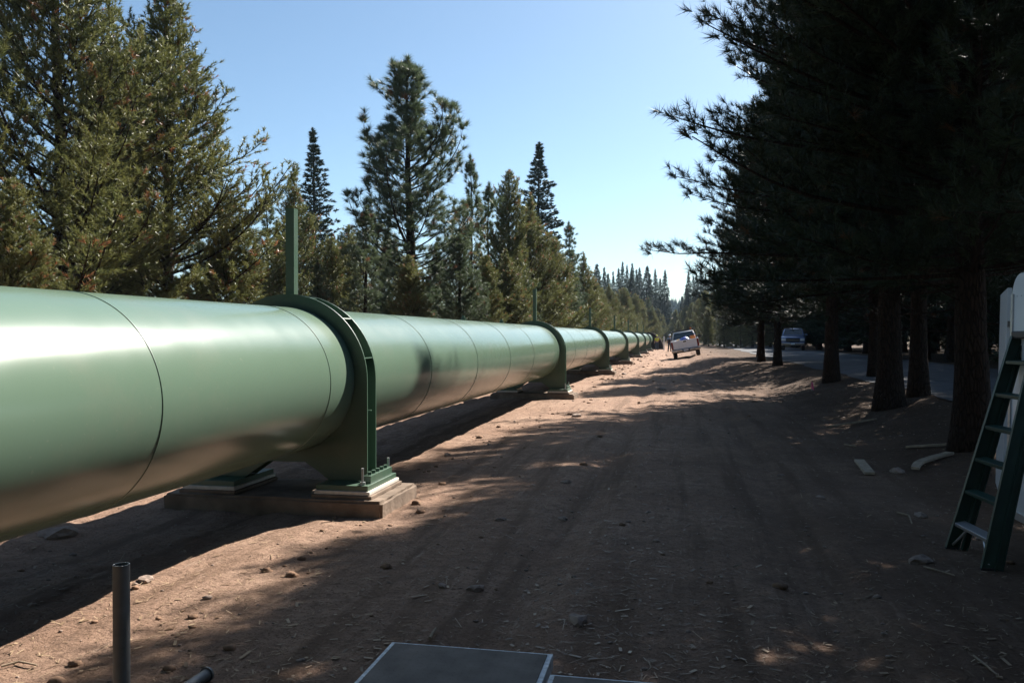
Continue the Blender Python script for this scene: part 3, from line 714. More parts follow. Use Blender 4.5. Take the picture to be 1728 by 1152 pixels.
def stone(px, py, size, label, seed, m='stone', flat=0.55):
    rng = random.Random(seed); d = 1.62*1400/(py-567)
    x, y = at(px, d)
    for _ in range(3):
        d = (CAM_Z-g1(x, y))*1400/(py-567); x, y = at(px, d)
    bm = bmesh.new(); bmesh.ops.create_icosphere(bm, subdivisions=2, radius=size)
    for v in bm.verts:
        n = v.co.normalized(); v.co *= 1+0.28*math.sin(n.x*3+seed)*math.cos(n.y*4+seed*2)+rng.uniform(-0.09, 0.09)
    bmesh.ops.scale(bm, vec=(1.35, 0.9, flat), verts=bm.verts)
    o = MB().bm(bm).build('stone', M[m], None); o.location = (x, y, g1(x, y)+size*flat*0.25); o.rotation_euler = (0, 0, rng.random()*6)
    tag(o, label, 'stone', 'loose stones on the dirt')
for i, (px, py, s, lab) in enumerate([(803, 995, 0.045, 'pale stone right of the middle of the shaded foreground, above the first steel plate'), (745, 990, 0.03, 'small pale stone left of the pale stone above the steel plate'),
        (955, 815, 0.05, 'flat pale stone in the shade right of the nearest footing'), (845, 878, 0.04, 'small stone at the edge of the shade below the nearest footing'), (950, 877, 0.045, 'grey stone further right than the small stone at the shade edge'),
        (975, 1050, 0.06, 'wide flat half buried stone in the dark foreground above the second plate'), (1515, 797, 0.09, 'rounded pale rock between the short plank and the long plank'), (245, 980, 0.05, 'brown clod in the sunlit strip right of the grey standing tube'),
        (1385, 840, 0.04, 'small pale stone below the short plank'), (1318, 803, 0.035, 'small pale stone left of the short plank'), (1555, 872, 0.06, 'pale stone left of the ladder foot'), (1553, 948, 0.07, 'darker stone in front of the ladder'),
        (98, 905, 0.11, 'dark clod of earth under the pipe at far left'), (973, 703, 0.10, 'brown clod standing in the dappled light beyond the second footing'), (1053, 632, 0.12, 'clod in the sunlit dirt just right of the fourth footing'), (1117, 658, 0.12, 'brown clod in the sunlit dirt well below the truck'), (755, 768, 0.05, 'stone in the sunlit edge right of the nearest footing'), (1125, 600, 0.12, 'clod on the lit dirt left of the truck wheels')]):
    stone(px, py, s, lab, i+1)

def on_ground(px, py):
    x, y = at(px, 1.6*1400/(py-567))
    for _ in range(4): x, y = at(px, (CAM_Z-g1(x, y))*1400/(py-567))
    return Vector((x, y, g1(x, y)))
def board(name, p0, p1, wd, th, label, cat, m='wood', bend=0.0):
    a, b = on_ground(*p0), on_ground(*p1); n = 8; mb = MB(); d = (b-a); s = d.cross(Vector((0, 0, 1))).normalized()*wd/2; v = []; f = []
    for i in range(n+1):
        t = i/n; p = a+d*t; p = p + s.normalized()*bend*math.sin(math.pi*t); p.z = g1(p.x, p.y)*0.5+(a.z*(1-t)+b.z*t)*0.5+0.012+abs(bend)*0.2*t*t
        for q, h in ((-1, 0), (1, 0), (1, th), (-1, th)): v.append(p+s*q+Vector((0, 0, h)))
    for i in range(n):
        for j in range(4): f.append((i*4+j, i*4+(j+1) % 4, i*4+4+(j+1) % 4, i*4+4+j))
    f += [(0, 1, 2, 3), (n*4+3, n*4+2, n*4+1, n*4)]
    mb.add(v, f); tag(mb.build(name, M[m]), label, cat); return
board('plank', (1450, 780), (1468, 802), 0.12, 0.03, 'short pale plank lying in the shade near the tree row', 'plank')
board('plank', (1604, 768), (1545, 797), 0.10, 0.03, 'long curved pale plank beside the rock at the foot of the thick pine', 'plank', bend=0.12)
board('plank', (1530, 757), (1600, 755), 0.05, 0.03, 'thin broken board lying behind the long curved plank', 'plank')
def stick(pts, r, label):
    P = [on_ground(*p)+Vector((0, 0, r+0.01)) for p in pts]
    tag(MB().tube(P, [r*(1-0.4*i/len(P)) for i in range(len(P))], 6).build('stick', M['stick'], smooth=True), label, 'stick', 'loose sticks on the dirt')
stick([(1515, 868), (1535, 873), (1540, 888)], 0.010, 'pale crooked twig left of the ladder beside the pale stone')
stick([(1645, 1112), (1668, 1130), (1685, 1145)], 0.006, 'thin straight straw coloured stick at the lower right corner')
stick([(725, 1083), (729, 1075), (735, 1066)], 0.009, 'short stick poking out behind the first steel plate')
stick([(1560, 960), (1590, 968), (1612, 975)], 0.007, 'thin stick in front of the ladder foot')
stick([(1425, 752), (1445, 755)], 0.012, 'tiny pale stick above the short plank')
stick([(1400, 722), (1440, 716), (1480, 710)], 0.02, 'long dark fallen branch lying left of the twin trunk pine')
stick([(0, 1130), (30, 1122), (60, 1128)], 0.006, 'pale straw in the bottom left sunlit corner')
stick([(1238, 960), (1252, 955)], 0.006, 'tiny twig beside the light patch in the dark foreground')

def clods():
    rng = np.random.default_rng(19)
    bm = bmesh.new(); bmesh.ops.create_icosphere(bm, subdivisions=2, radius=1); iv = np.array([v.co[:] for v in bm.verts]); jf = np.array([[v.index for v in f.verts] for f in bm.faces]); bm.free()
    n = 450; Y = 3+rng.random(n)**1.4*75; X = np.where(rng.random(n) < 0.6, rng.normal(-2.75, 0.35, n), rng.uniform(-6, 3.8, n))
    s = np.minimum(rng.exponential(0.009, n)+0.007, 0.035)*(1+0.02*Y)
    k = rng.uniform(0.7, 1.3, (n, len(iv), 1)); vv = iv[None]*k*s[:, None, None]*np.array([1.2, 1, 0.65])+np.stack([X, Y, gz(X, Y)+s*0.2], 1)[:, None, :]
    ff = jf[None]+(np.arange(n)*len(iv))[:, None, None]
    me = np_mesh('earth_clods', vv.reshape(-1, 3), ff.reshape(-1, 3)); me.materials.append(mat('earth_clod', (0.24, 0.15, 0.10), 1.0, cvar=0.3, scale=9, bump=(40, 0.6, 0.01), spec=0.1))
    tag(link('earth_clods', me, None), 'crumbly brown clods of earth scattered along the track and footings', 'clods', kind='stuff')
clods()

# ------------------------------------------------------------ foreground pieces
def tube_thing():
    x, y = at(203.5, 3.2); g = g1(x, y)
    r = empty('steel_tube', (x, y, g), 0, 'upright hollow grey steel tube standing in the lower left corner', 'tube')
    v = []; f = []; n = 28; R0, R1 = 0.031, 0.026; top = CAM_Z-385*3.2/1400-g
    for rr_, z in ((R0, -0.2), (R0, top), (R1, top), (R1, top-0.4)):
        for j in range(n): v.append((rr_*math.cos(2*math.pi*j/n), rr_*math.sin(2*math.pi*j/n), z))
    for i in range(3):
        for j in range(n): f.append((i*n+j, i*n+(j+1) % n, (i+1)*n+(j+1) % n, (i+1)*n+j))
    mb = MB(); mb.add(v, f); mb.build('tube_wall', M['galv'], r, smooth=True)
    MB().box((0, 0, 0.004), (0.22, 0.22, 0.012)).build('foot_plate', M['galv'], r)
    a = on_ground(349, 1150); b = on_ground(250, 1215)
    q = empty('steel_tube', (a.x, a.y, a.z+0.036), math.atan2(b.y-a.y, b.x-a.x), 'short grey steel tube with a flanged end lying on the dirt at the bottom', 'tube')
    L = 0.7; v = []; f = []
    for rr_, xx in ((0.027, L), (0.027, 0), (0.023, 0), (0.023, 0.3)):
        for j in range(n): v.append((xx, rr_*math.cos(2*math.pi*j/n), rr_*math.sin(2*math.pi*j/n)))
    for i in range(3):
        for j in range(n): f.append((i*n+j, i*n+(j+1) % n, (i+1)*n+(j+1) % n, (i+1)*n+j))
    mb = MB(); mb.add(v, f); mb.build('tube_wall', M['galv'], q, smooth=True)
    mb = MB(); v = []; f = []
    for rr_, xx in ((0.028, 0.0), (0.036, 0.0), (0.036, 0.012), (0.028, 0.012)):
        for j in range(n): v.append((xx, rr_*math.cos(2*math.pi*j/n), rr_*math.sin(2*math.pi*j/n)))
    for i in range(4):
        for j in range(n): f.append((i*n+j, i*n+(j+1) % n, ((i+1) % 4)*n+(j+1) % n, ((i+1) % 4)*n+j))
    mb.add(v, f); mb.build('flange', M['galv'], q, smooth=True)
tube_thing()

def steel_plate(x0, x1, y0, y1, z, label):
    r = empty('steel_plate', ((x0+x1)/2, (y0+y1)/2, z), 0, label, 'steel plate', 'steel plates lying in the foreground')
    W, D = x1-x0, y1-y0
    MB().box((0, 0, -0.035), (W, D, 0.07), bev=0.002).build('frame', M['plate_edge'], r)
    MB().box((0, 0, 0.003), (W-0.05, D-0.05, 0.006)).build('tread_sheet', M['plate'], r)
    mb = MB(); nx, ny = int(W/0.035), int(D/0.035)
    for i in range(nx):
        for j in range(ny):
            x = -W/2+0.03+i*0.035; y = -D/2+0.03+j*0.035
            if x > W/2-0.03 or y > D/2-0.03: continue
            s = 1 if (i+j) % 2 else -1; c, q = math.cos(s*0.785), math.sin(s*0.785)
            pts = [(0.012, 0), (0, 0.0035), (-0.012, 0), (0, -0.0035)]
            v = [(x+a*c-b*q, y+a*q+b*c, 0.0061) for a, b in pts]+[(x, y, 0.0072)]
            mb.add(v, [(0, 1, 4), (1, 2, 4), (2, 3, 4), (3, 0, 4)])
    mb.build('tread_pattern', M['plate'], r)
steel_plate(-1.42, -0.595, 2.6, 4.0, 0.10, 'grey tread plate with worn pale edges lying flat at the bottom middle')
steel_plate(-0.575, 0.22, 2.3, 3.77, 0.095, 'second grey tread plate, lower and to the right of the first')

# ------------------------------------------------------------ trailer and ladder
def trailer():
    X0, Y1 = 2.62, 7.4; g = 0.05
    r = empty('cargo_trailer', (X0, Y1, g), 0, 'white enclosed cargo trailer with rounded top corner at the right picture edge', 'trailer')
    r.rotation_euler = (0, R_(1.2), 0)
    L, Wd, z0, z1, rc = 4.4, 1.9, 0.15, 2.10, 0.17
    # side profile in (y,z): rounded top corners
    prof = [(0, z0), (0, z1-rc)]+[(-rc+rc*math.cos(a), z1-rc+rc*math.sin(a)) for a in np.linspace(0.2, math.pi/2, 7)]+[(-L+0.3, z1)]+[(-L+0.3-0.3*math.sin(a), z1-0.3+0.3*math.cos(a)) for a in np.linspace(0.2, math.pi/2, 7)]+[(-L, z0)]
    MB().prism(prof, 0.0, Wd, axis='X').build('body', M['white'], r)
    mb = MB(); mb.box((-0.004, -L/2, z0+0.035), (0.008, L-0.02, 0.06)); mb.build('lower_rail', M['alu'], r)
    mb = MB()
    for p0, p1 in ((( -0.006, -0.012, z0+0.07), (-0.006, -0.012, z1-rc)),): mb.box((-0.006, -0.025, (z0+z1-rc)/2+0.05), (0.012, 0.04, z1-rc-z0-0.08))
    mb.build('corner_trim', M['alu'], r)
    mb = MB()
    for k in range(26): mb.box((-0.013, -0.025, z0+0.15+k*0.06), (0.004, 0.008, 0.008))
    for k in range(40): mb.box((-0.002, -0.1-k*0.085, z1-rc-0.01), (0.004, 0.008, 0.008))
    mb.build('rivets', M['alu'], r)
    d = MB(); a = Vector((0.03, 0.14, 0)); b = Vector((0.36, 1.24, 0)); c = (a+b)/2; ang = math.atan2(b.y-a.y, b.x-a.x)
    d.box((c.x, c.y, (z0+0.06+z1-0.1)/2), ((b-a).length, 0.035, z1-z0-0.16), Matrix.Rotation(ang, 4, 'Z'), bev=0.004)
    dr = d.build('rear_door', M['white'], r)
    dd = MB(); dd.box((c.x, c.y, (z0+z1)/2), ((b-a).length*0.02, 0.06, 0.05), Matrix.Rotation(ang, 4, 'Z')); dd.tube([(b.x-0.035, b.y-0.04, 0.95), (b.x-0.085, b.y-0.06, 0.93), (b.x-0.08, b.y-0.06, 1.0)], 0.008, 6); dd.build('latch', M['alu'], dr)
    mb = MB()
    for zz in (0.5, 1.1, 1.7): mb.box((0.03, 0.085, zz), (0.02, 0.17, 0.05))
    mb.build('hinge', M['black'], r)
    mb = MB(); mb.box((-0.012, -0.1, z0+0.17), (0.02, 0.05, 0.06)); mb.build('marker_lamp', M['red'], r)
    mb = MB()
    for i in range(5): mb.tube([(-0.003, -0.24-0.03*i, 1.05-0.02*i+0.06*(i % 2)), (-0.003, -0.27-0.03*i, 1.0+0.05*(i % 2))], 0.006, 5)
    mb.build('decal', M['red'], r)
    for yy in (-1.5, -2.3):
        w_ = MB().tube([(0.02, yy, 0.30), (0.24, yy, 0.30)], 0.30, 24).build('wheel', M['rubber'], r)
        MB().tube([(0.012, yy, 0.30), (0.10, yy, 0.30)], 0.17, 20).build('rim', M['alu'], w_)
    MB().box((-0.04, -1.9, 0.66), (0.12, 1.7, 0.03), bev=0.01).build('fender', M['alu'], r)
trailer()

def ladder():
    fl = on_ground(1607, 926); fr = on_ground(1668, 962)
    tl = Vector((2.63, fl.y+0.08, 1.64)); tr = Vector((2.66, fl.y-0.26, 1.64))
    mid = (fl+fr)/2; r = empty('step_ladder', mid, 0, 'green fibreglass step ladder leaning against the white trailer', 'ladder')
    o = mid
    fl, fr, tl, tr = fl-o, fr-o, tl-o, tr-o
    def rail(a, b, wd, th, name, nrm, m='fibre'):
        d = (b-a).normalized(); s = nrm-d*nrm.dot(d); s.normalize(); t = d.cross(s)
        v = []
        for p in (a, b):
            for q, h in ((-1, -1), (1, -1), (1, 1), (-1, 1)): v.append(p+s*q*wd/2+t*h*th/2)
        mb = MB(); mb.add(v, [(0, 1, 2, 3), (7, 6, 5, 4), (0, 4, 5, 1), (1, 5, 6, 2), (2, 6, 7, 3), (3, 7, 4, 0)])
        # channel flange
        for q in (-1, 1):
            v2 = [p+s*q*wd/2+t*(h*0.022)+s*qq*0.003 for p in (a, b) for qq, h in ((-1, -1), (1, -1), (1, 1), (-1, 1))]
            mb.add(v2, [(0, 1, 2, 3), (7, 6, 5, 4), (0, 4, 5, 1), (1, 5, 6, 2), (2, 6, 7, 3), (3, 7, 4, 0)])
        return mb.build(name, M[m], r)
    ax = Vector((1, 0, 0.15))
    rail(fl, tl, 0.085, 0.006, 'side_rail', ax); rail(fr, tr, 0.085, 0.006, 'side_rail', ax)
    off = Vector((0.10, 0.02, 0)); rail(fl+off*0.8+Vector((0, -0.05, 0)), tl+off*0.5, 0.035, 0.015, 'rear_rail', ax); rail(fr+off*0.7+Vector((0, -0.01, 0)), tr+off*0.5, 0.05, 0.015, 'rear_rail', ax)
    for k in range(6):
        t = (0.20+0.25*k)/1.64; a = fl+(tl-fl)*t; b = fr+(tr-fr)*t
        c = (a+b)/2; st = MB().box(c, (0.085, (b-a).length-0.008, 0.028), Matrix.Rotation(math.atan2((b-a).y, (b-a).x)-math.pi/2*-1, 4, 'Z') if False else (Vector((0, 1, 0)).rotation_difference((b-a).normalized())).to_matrix().to_4x4(), bev=0.003)
        st.build('step', M['fibre'] if k else M['alu'], r)
    t = 0.2/1.64; a = fl+(tl-fl)*t; b = fr+(tr-fr)*t
    mb = MB(); mb.tube([fl+(tl-fl)*0.02, a+(b-a)*0.3], 0.010, 6); mb.build('brace', M['alu'], r)
    mb = MB(); mb.tube([fr+(tr-fr)*0.02, b+(a-b)*0.3], 0.010, 6); mb.build('brace', M['alu'], r)
    c = (tl+tr)/2; MB().box(c+Vector((0.03, 0, 0.02)), (0.17, (tr-tl).length+0.04, 0.06), bev=0.012).build('top_cap', M['black'], r)
    for p in (fl, fr): MB().box(p+Vector((0, 0, 0.0)), (0.095, 0.035, 0.03), bev=0.004).build('rubber_foot', M['rubber'], r)
ladder()

# ------------------------------------------------------------ pink marker
p = on_ground(1370, 662)
r = empty('marker_flag', p, 0, 'small pink marker flag stuck in the dark ground under the pines', 'marker flag')
MB().tube([(0, 0, -0.05), (0.01, 0, 0.27)], 0.004, 6).build('stake', M['bolt'], r)
MB().add([(0.0, 0, 0.27), (-0.015, 0.03, 0.08), (0.055, -0.03, 0.02), (0.03, 0.0, 0.20), (0.0, 0.004, 0.27), (-0.015, 0.034, 0.08), (0.055, -0.026, 0.02), (0.03, 0.004, 0.20)], [(0, 1, 2, 3), (7, 6, 5, 4), (0, 4, 5, 1), (1, 5, 6, 2), (2, 6, 7, 3), (3, 7, 4, 0)]).build('flag', M['pink'], r)

# ------------------------------------------------------------ vehicles
def wheel(root, x, y, r=0.38, w=0.25, n=28):
    wh = MB(); s = w/2; prof = [(-s, r*0.62), (-s, r*0.93), (-s*0.75, r), (s*0.75, r), (s, r*0.93), (s, r*0.62)]; v = []; f = []
    for (a, b) in prof:
        for j in range(n): v.append((x+a, y+b*math.cos(2*math.pi*j/n), r+b*math.sin(2*math.pi*j/n)))
    for i in range(5):
        for j in range(n): f.append((i*n+j, i*n+(j+1) % n, (i+1)*n+(j+1) % n, (i+1)*n+j))
    wh.add(v, f); o = wh.build('wheel', M['rubber'], root, smooth=True)
    MB().tube([(x-s*0.85, y, r), (x+s*0.85, y, r)], r*0.62, 18).build('rim', M['alu'], o)

def pickup():
    d = 57.0; x, y = at(1160, d); xl = x-0.85; xr = x+0.85; gl, gr = g1(xl, y), g1(xr, y)
    r = empty('pickup_truck', (x, y, (gl+gr)/2+0.0), 0, 'white pickup truck with loaded bed parked leaning on the bank beside the road', 'pickup truck')
    roll = math.atan2(gr-gl, 1.7); r.rotation_euler = (0, -max(roll, R_(6.5)), R_(-0.4))
    # rear at y=0, front at y=5.5; x half width .97
    W = 0.95
    bed = [(0.02, 0.62), (0.02, 1.22), (2.05, 1.22), (2.05, 0.62)]
    # bed side walls with wheel arches + cab as side profiles
    def arch(c, r0, n=8, z=0.42): return [(c+r0*math.cos(a), z+r0*math.sin(a)) for a in np.linspace(0, math.pi, n)]
    side = [(0.05, 0.58), (0.05, 1.22), (2.0, 1.24), (2.0, 0.45)] 
    low = [(5.45, 0.5), (5.45, 0.95), (5.25, 1.08), (4.0, 1.20), (2.1, 1.22), (2.1, 0.45)]
    for s in (-1, 1):
        poly = [(0.05, 1.24), (0.05, 0.60)]+[(1.05-0.48*math.cos(a), 0.42+0.48*math.sin(a)+0.04) for a in np.linspace(0.3, math.pi-0.3, 9)]+[(2.04, 0.50), (2.04, 1.24)]
        MB().prism(poly, s*W, s*(W-0.09), axis='X', bev=0.012).build('bed_side', M['truckwhite'], r)
    MB().box((0, 1.05, 0.66), (1.7, 1.95, 0.06)).build('bed_floor', M['black'], r)
    poly = [(2.06, 0.48), (2.06, 1.26), (5.0-0.9, 1.26), (5.2, 1.12), (5.45, 0.98), (5.5, 0.55)]+[(4.55+0.48*math.cos(a), 0.46+0.48*math.sin(a)) for a in np.linspace(0.2, math.pi-0.2, 9)]
    MB().prism(poly, -W, W, axis='X', bev=0.015).build('body', M['truckwhite'], r)
    # cab upper: tapered
    v = []; zs = 1.26
    for z, xw, y0, y1 in ((zs, 0.90, 2.08, 4.05), (1.83, 0.70, 2.20, 3.35)):
        v += [(-xw, y0, z), (xw, y0, z), (xw, y1, z), (-xw, y1, z)]
    bm = bmesh.new(); vs = [bm.verts.new(p) for p in v]
    for q in ((0, 1, 2, 3), (7, 6, 5, 4), (0, 4, 5, 1), (1, 5, 6, 2), (2, 6, 7, 3), (3, 7, 4, 0)): bm.faces.new([vs[i] for i in q])
    bmesh.ops.recalc_face_normals(bm, faces=bm.faces); bmesh.ops.bevel(bm, geom=bm.edges[:], offset=0.05, segments=3, affect='EDGES')
    MB().bm(bm).build('cab', M['truckwhite'], r, smooth=True)
    def pane(p, nm='window'):
        a = [Vector(q) for q in p]; n = (a[1]-a[0]).cross(a[2]-a[0]).normalized()*0.006
        MB().add([q-n for q in a]+[q+n for q in a], [(0, 1, 2, 3), (7, 6, 5, 4), (0, 4, 5, 1), (1, 5, 6, 2), (2, 6, 7, 3), (3, 7, 4, 0)]).build(nm, M['glass'], r)
    pane([(-0.78, 2.085, 1.33), (0.78, 2.085, 1.33), (0.64, 2.18, 1.76), (-0.64, 2.18, 1.76)], 'rear_window')
    pane([(-0.76, 3.98, 1.33), (0.76, 3.98, 1.33), (0.62, 3.45, 1.77), (-0.62, 3.45, 1.77)], 'windscreen')
    for s in (-1, 1): pane([(s*0.885, 2.3, 1.32), (s*0.885, 3.8, 1.32), (s*0.73, 3.3, 1.75), (s*0.73, 2.36, 1.75)], 'side_window')
    tg = MB().box((0, 0.0, 0.93), (1.62, 0.07, 0.58), bev=0.015).build('tailgate', M['truckwhite'], r)
    MB().box((0, -0.042, 1.12), (0.20, 0.02, 0.08)).build('handle', M['black'], tg)
    for s in (-1, 1): MB().box((s*0.875, 0.03, 0.93), (0.125, 0.10, 0.50), bev=0.01).build('tail_light', M['red'], r)
    bp = MB().prism([(-0.98, 0.44), (0.98, 0.44), (0.98, 0.60), (-0.98, 0.60)], -0.20, 0.02, bev=0.02).build('bumper', M['chrome'], r)
    MB().box((0, -0.205, 0.53), (0.55, 0.02, 0.10)).build('step_pad', M['black'], bp)
    MB().box((0.0, -0.218, 0.53), (0.32, 0.008, 0.15)).build('license_plate', M['lens'], r)
    MB().box((0, 2.6, 0.45), (1.3, 4.8, 0.16)).build('chassis', M['black'], r)
    for xx, yy in ((-0.80, 1.05), (0.80, 1.05), (-0.80, 4.55), (0.80, 4.55)): wheel(r, xx, yy, 0.38)
    # ladder rack behind and over the cab
    mb = MB()
    for s in (-1, 1):
        mb.tube([(s*0.86, 1.95, 1.24), (s*0.80, 1.95, 1.90)], 0.025, 6); mb.tube([(s*0.86, 1.95, 1.90), (s*0.80, 3.6, 1.94)], 0.022, 6)
    mb.tube([(-0.88, 1.95, 1.90), (0.88, 1.95, 1.90)], 0.03, 6); mb.tube([(-0.82, 3.5, 1.93), (0.82, 3.5, 1.93)], 0.025, 6)
    mb.build('roof_rack', M['black'], r)
    for s in (-1, 1): MB().box((s*1.10, 3.85, 1.33), (0.22, 0.10, 0.24), bev=0.02).build('mirror', M['black'], r)
    MB().tube([(0.55, 1.95, 1.91), (0.55, 1.95, 2.03)], [0.07, 0.05], 12).build('beacon', M['amber'], r)
    # load in the bed: things of their own
    mw = r.rotation_euler.to_matrix()
    def put(nm, mb, m, loc, label, cat, smooth=False):
        o = mb.build(nm, M[m], None, smooth); o.location = Vector(r.location)+mw@Vector(loc); o.rotation_euler = r.rotation_euler; tag(o, label, cat, 'load in the pickup bed'); return o
    rng = random.Random(2); bm = bmesh.new(); bmesh.ops.create_icosphere(bm, subdivisions=3, radius=0.40)
    for v in bm.verts: v.co.z *= 0.95; v.co *= 1+0.06*math.sin(v.co.x*14)*math.cos(v.co.y*11)
    put('tarp_bundle', MB().bm(bm), 'blue', (0.02, 0.62, 1.06), 'round blue tarp bundle in the middle of the truck bed', 'tarp', True)
    put('water_cooler', MB().tube([(0, 0, 0), (0, 0, 0.48)], [0.19, 0.20], 20).tube([(0, 0, 0.48), (0, 0, 0.55)], [0.205, 0.17], 20), 'amber', (0.58, 0.45, 0.90), 'orange drum shaped water cooler in the right of the truck bed', 'cooler', True)
    put('canvas_bag', MB().box((0, 0, 0.2), (0.34, 0.4, 0.4), bev=0.08), 'tan', (-0.40, 0.9, 0.92), 'tan canvas bag beside the blue bundle in the truck bed', 'bag', True)
    put('white_bucket', MB().tube([(0, 0, 0), (0, 0, 0.34)], [0.13, 0.15], 18), 'white', (-0.68, 0.35, 0.95), 'small white bucket in the left rear corner of the truck bed', 'bucket', True)
    put('tool_box', MB().box((0, 0, 0.25), (1.5, 0.45, 0.5), bev=0.02), 'black', (0, 1.7, 0.70), 'black tool box across the front of the truck bed', 'tool box')
pickup()

def suv():
    d = 69.0; x, y = at(1338, d)
    r = empty('parked_suv', (x, y, 0.46), R_(-8), 'silver blue sport utility vehicle facing the camera on the shaded road', 'car')
    # front at y=0 facing -Y, length 4.9
    W = 0.96
    poly = [(0.0, 0.45), (0.0, 0.95), (0.12, 1.12), (1.15, 1.22), (4.75, 1.25), (4.9, 0.9), (4.85, 0.45)]
    MB().prism(poly, -W, W, axis='X', bev=0.05).build('body', M['suv'], r, smooth=True)
    v = []
    for z, xw, y0, y1 in ((1.22, 0.90, 1.15, 4.75), (1.86, 0.72, 1.95, 4.6)): v += [(-xw, y0, z), (xw, y0, z), (xw, y1, z), (-xw, y1, z)]
    bm = bmesh.new(); vs = [bm.verts.new(p) for p in v]
    for q in ((0, 1, 2, 3), (7, 6, 5, 4), (0, 4, 5, 1), (1, 5, 6, 2), (2, 6, 7, 3), (3, 7, 4, 0)): bm.faces.new([vs[i] for i in q])
    bmesh.ops.recalc_face_normals(bm, faces=bm.faces); bmesh.ops.bevel(bm, geom=bm.edges[:], offset=0.06, segments=3, affect='EDGES')
    MB().bm(bm).build('cabin', M['suv'], r, smooth=True)
    def pane(p, nm):
        a = [Vector(q) for q in p]; n = (a[1]-a[0]).cross(a[2]-a[0]).normalized()*0.012
        MB().add([q-n for q in a]+[q+n for q in a], [(0, 1, 2, 3), (7, 6, 5, 4), (0, 4, 5, 1), (1, 5, 6, 2), (2, 6, 7, 3), (3, 7, 4, 0)]).build(nm, M['glass'], r)
    pane([(-0.80, 1.24, 1.28), (0.80, 1.24, 1.28), (0.66, 1.86, 1.79), (-0.66, 1.86, 1.79)], 'windscreen')
    for s in (-1, 1): pane([(s*0.885, 1.6, 1.29), (s*0.885, 4.5, 1.29), (s*0.745, 4.35, 1.78), (s*0.745, 2.1, 1.78)], 'side_window')
    g = MB().box((0, -0.01, 0.86), (1.05, 0.06, 0.34), bev=0.02).build('grille', M['black'], r)
    MB().box((0, -0.045, 0.86), (1.0, 0.02, 0.04)).build('grille_bar', M['chrome'], g)
    for s in (-1, 1):
        MB().box((s*0.74, 0.0, 0.90), (0.34, 0.08, 0.22), bev=0.03).build('headlight', M['lens'], r)
        MB().box((s*1.05, 1.45, 1.32), (0.2, 0.1, 0.16), bev=0.03).build('mirror', M['suv'], r)
    MB().box((0, -0.03, 0.53), (1.86, 0.14, 0.22), bev=0.03).build('bumper', M['chrome'], r)
    MB().box((0, -0.107, 0.55), (0.3, 0.01, 0.12)).build('license_plate', M['lens'], r)
    for xx, yy in ((-0.82, 0.95), (0.82, 0.95), (-0.82, 3.9), (0.82, 3.9)): wheel(r, xx, yy, 0.38)
suv()

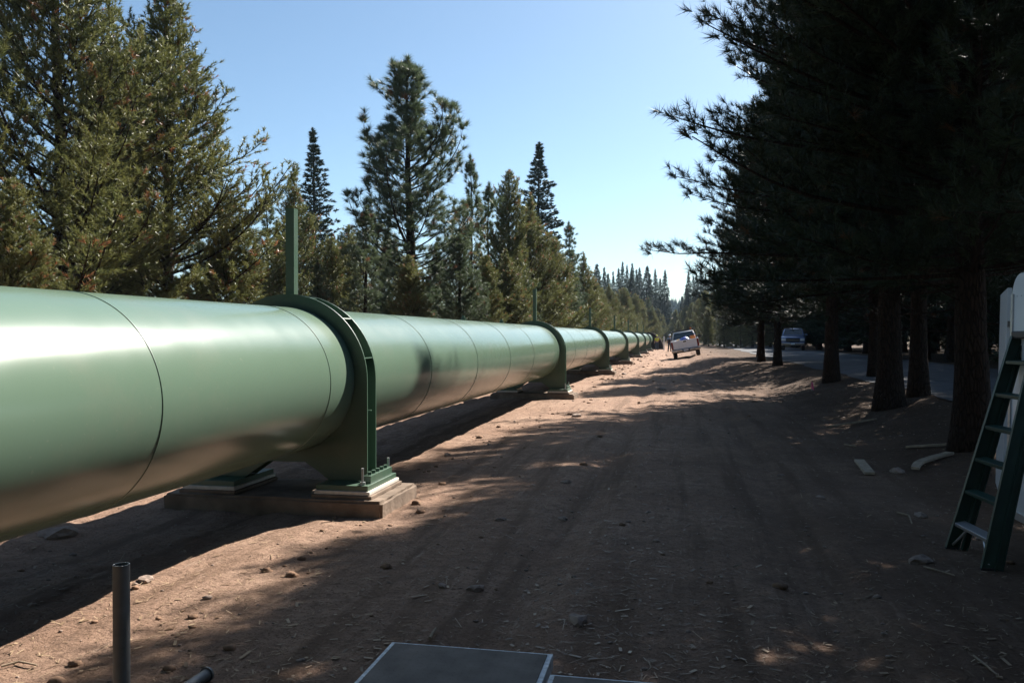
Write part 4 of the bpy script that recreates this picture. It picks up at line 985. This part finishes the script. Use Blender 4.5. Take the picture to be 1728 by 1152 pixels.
# ------------------------------------------------------------ people
def skin(name, verts, edges, radii, m, parent, sub=2):
    me = bpy.data.meshes.new(name); me.from_pydata(verts, edges, []); o = link(name, me, m, parent)
    md = o.modifiers.new('skin', 'SKIN'); md.use_smooth_shade = True
    sv = me.skin_vertices[0].data if me.skin_vertices else None
    if sv is None:
        bm = bmesh.new(); bm.from_mesh(me); bm.verts.layers.skin.verify(); bm.to_mesh(me); bm.free(); sv = me.skin_vertices[0].data
    for i, rr_ in enumerate(radii): sv[i].radius = rr_ if hasattr(rr_, '__len__') else (rr_, rr_)
    sv[0].use_root = True
    s = o.modifiers.new('sub', 'SUBSURF'); s.levels = sub; s.render_levels = sub
    return o
def person(x, y, rz, label, top, hat, arm=0.0):
    r = empty('person', (x, y, g1(x, y)), rz, label, 'person')
    P = [(0, 0, 0.95), (0, 0, 1.15), (0, 0.01, 1.38), (0, 0.0, 1.50), (0, -0.02, 1.60), (0, -0.02, 1.70),
         (-0.10, 0, 0.90), (-0.12, -0.02, 0.50), (-0.13, 0.02, 0.10), (-0.13, -0.13, 0.05),
         (0.10, 0, 0.90), (0.13, -0.06, 0.50), (0.15, 0.06, 0.10), (0.15, -0.09, 0.05),
         (-0.19, 0, 1.40), (-0.25, 0.0, 1.12), (-0.24, -0.10-arm, 0.90+arm), (-0.24, -0.14-arm, 0.82+arm),
         (0.19, 0, 1.40), (0.26, 0.02, 1.12), (0.27, -0.06, 0.88), (0.27, -0.08, 0.80)]
    E = [(0, 1), (1, 2), (2, 3), (3, 4), (4, 5), (0, 6), (6, 7), (7, 8), (8, 9), (0, 10), (10, 11), (11, 12), (12, 13), (2, 14), (14, 15), (15, 16), (16, 17), (2, 18), (18, 19), (19, 20), (20, 21)]
    Rd = [(0.15, 0.11), (0.14, 0.10), (0.16, 0.11), 0.055, 0.08, 0.085, 0.085, 0.06, 0.045, 0.04, 0.085, 0.06, 0.045, 0.04, 0.06, 0.045, 0.035, 0.03, 0.06, 0.045, 0.035, 0.03]
    skin('body', P, E, Rd, M['skin'], r)
    legs = [(0, 0, 0.97), (-0.10, 0, 0.88), (-0.12, -0.02, 0.50), (-0.13, 0.02, 0.12), (0.10, 0, 0.88), (0.13, -0.06, 0.50), (0.15, 0.06, 0.12)]
    skin('trousers', legs, [(0, 1), (1, 2), (2, 3), (0, 4), (4, 5), (5, 6)], [(0.17, 0.13), 0.10, 0.08, 0.075, 0.10, 0.08, 0.075], M['jeans'], r)
    tor = [(0, 0, 1.0), (0, 0, 1.18), (0, 0.01, 1.42), (-0.19, 0, 1.42), (-0.245, 0.0, 1.15), (0.19, 0, 1.42), (0.255, 0.02, 1.15)]
    skin('vest' if top == 'vest' else 'shirt', tor, [(0, 1), (1, 2), (2, 3), (3, 4), (2, 5), (5, 6)], [(0.18, 0.13), (0.17, 0.125), (0.17, 0.12), 0.075, 0.065, 0.075, 0.065], M[top], r)
    for k in ((-0.13, -0.04), (0.15, 0.0)):
        MB().box((k[0], k[1], 0.06), (0.10, 0.28, 0.12), bev=0.03).build('boot', M['boot'], r)
    bm = bmesh.new(); bmesh.ops.create_uvsphere(bm, u_segments=16, v_segments=8, radius=0.125); bmesh.ops.delete(bm, geom=[v for v in bm.verts if v.co.z < -0.01], context='VERTS')
    bmesh.ops.translate(bm, vec=(0, -0.02, 1.71), verts=bm.verts); h = MB().bm(bm); h.tube([(0, -0.04, 1.705), (0, -0.04, 1.72)], [0.15, 0.145], 16); h.build('hard_hat', M[hat], r, smooth=True)
x, y = at(1108.5, 101); person(x, y, R_(200), 'person in yellow safety vest and dark trousers standing beside the far end of the pipe', 'vest', 'vest', 0.15)
x, y = at(1130, 88); person(x, y, R_(160), 'person in blue shirt and white hard hat standing left of the truck', 'shirt', 'white')
x, y = at(1120.5, 98)
MB_ = MB().box((0, 0, 0.82), (0.13, 0.13, 1.68), bev=0.01).build('marker_post', M['white'])
MB_.location = (x, y, g1(x, y)); tag(MB_, 'thin white upright post between the two workers', 'post')
# pale dirt bank far up the valley
bm = bmesh.new(); bmesh.ops.create_icosphere(bm, subdivisions=3, radius=1)
for v in bm.verts: v.co = Vector((v.co.x*1.6, v.co.y*2.2, v.co.z*2.4))*(1+0.12*math.sin(v.co.x*5+v.co.y*3))
x, y = at(1135, 260); o = MB().bm(bm).build('dirt_bank', mat('pale_dirt', (0.45, 0.33, 0.26), 0.95, cvar=0.2, scale=1), smooth=True); o.location = (x, y, CAM_Z+24*260/1400-1.0)
tag(o, None, None, kind='structure')

# ------------------------------------------------------------ haze
hb = MB().box((30, 300, 40), (1500, 900, 86)).build('haze', None)
hm = bpy.data.materials.new('haze_air'); hm.use_nodes = True; t = hm.node_tree; t.nodes.clear()
pv = t.nodes.new('ShaderNodeVolumePrincipled'); pv.inputs['Density'].default_value = 0.00022; pv.inputs['Color'].default_value = (0.62, 0.80, 1.0, 1); pv.inputs['Anisotropy'].default_value = 0.0
ou = t.nodes.new('ShaderNodeOutputMaterial'); t.links.new(pv.outputs[0], ou.inputs['Volume'])
hb.data.materials.append(hm); tag(hb, 'thin blue haze that fades the far hill', 'haze', kind='stuff')
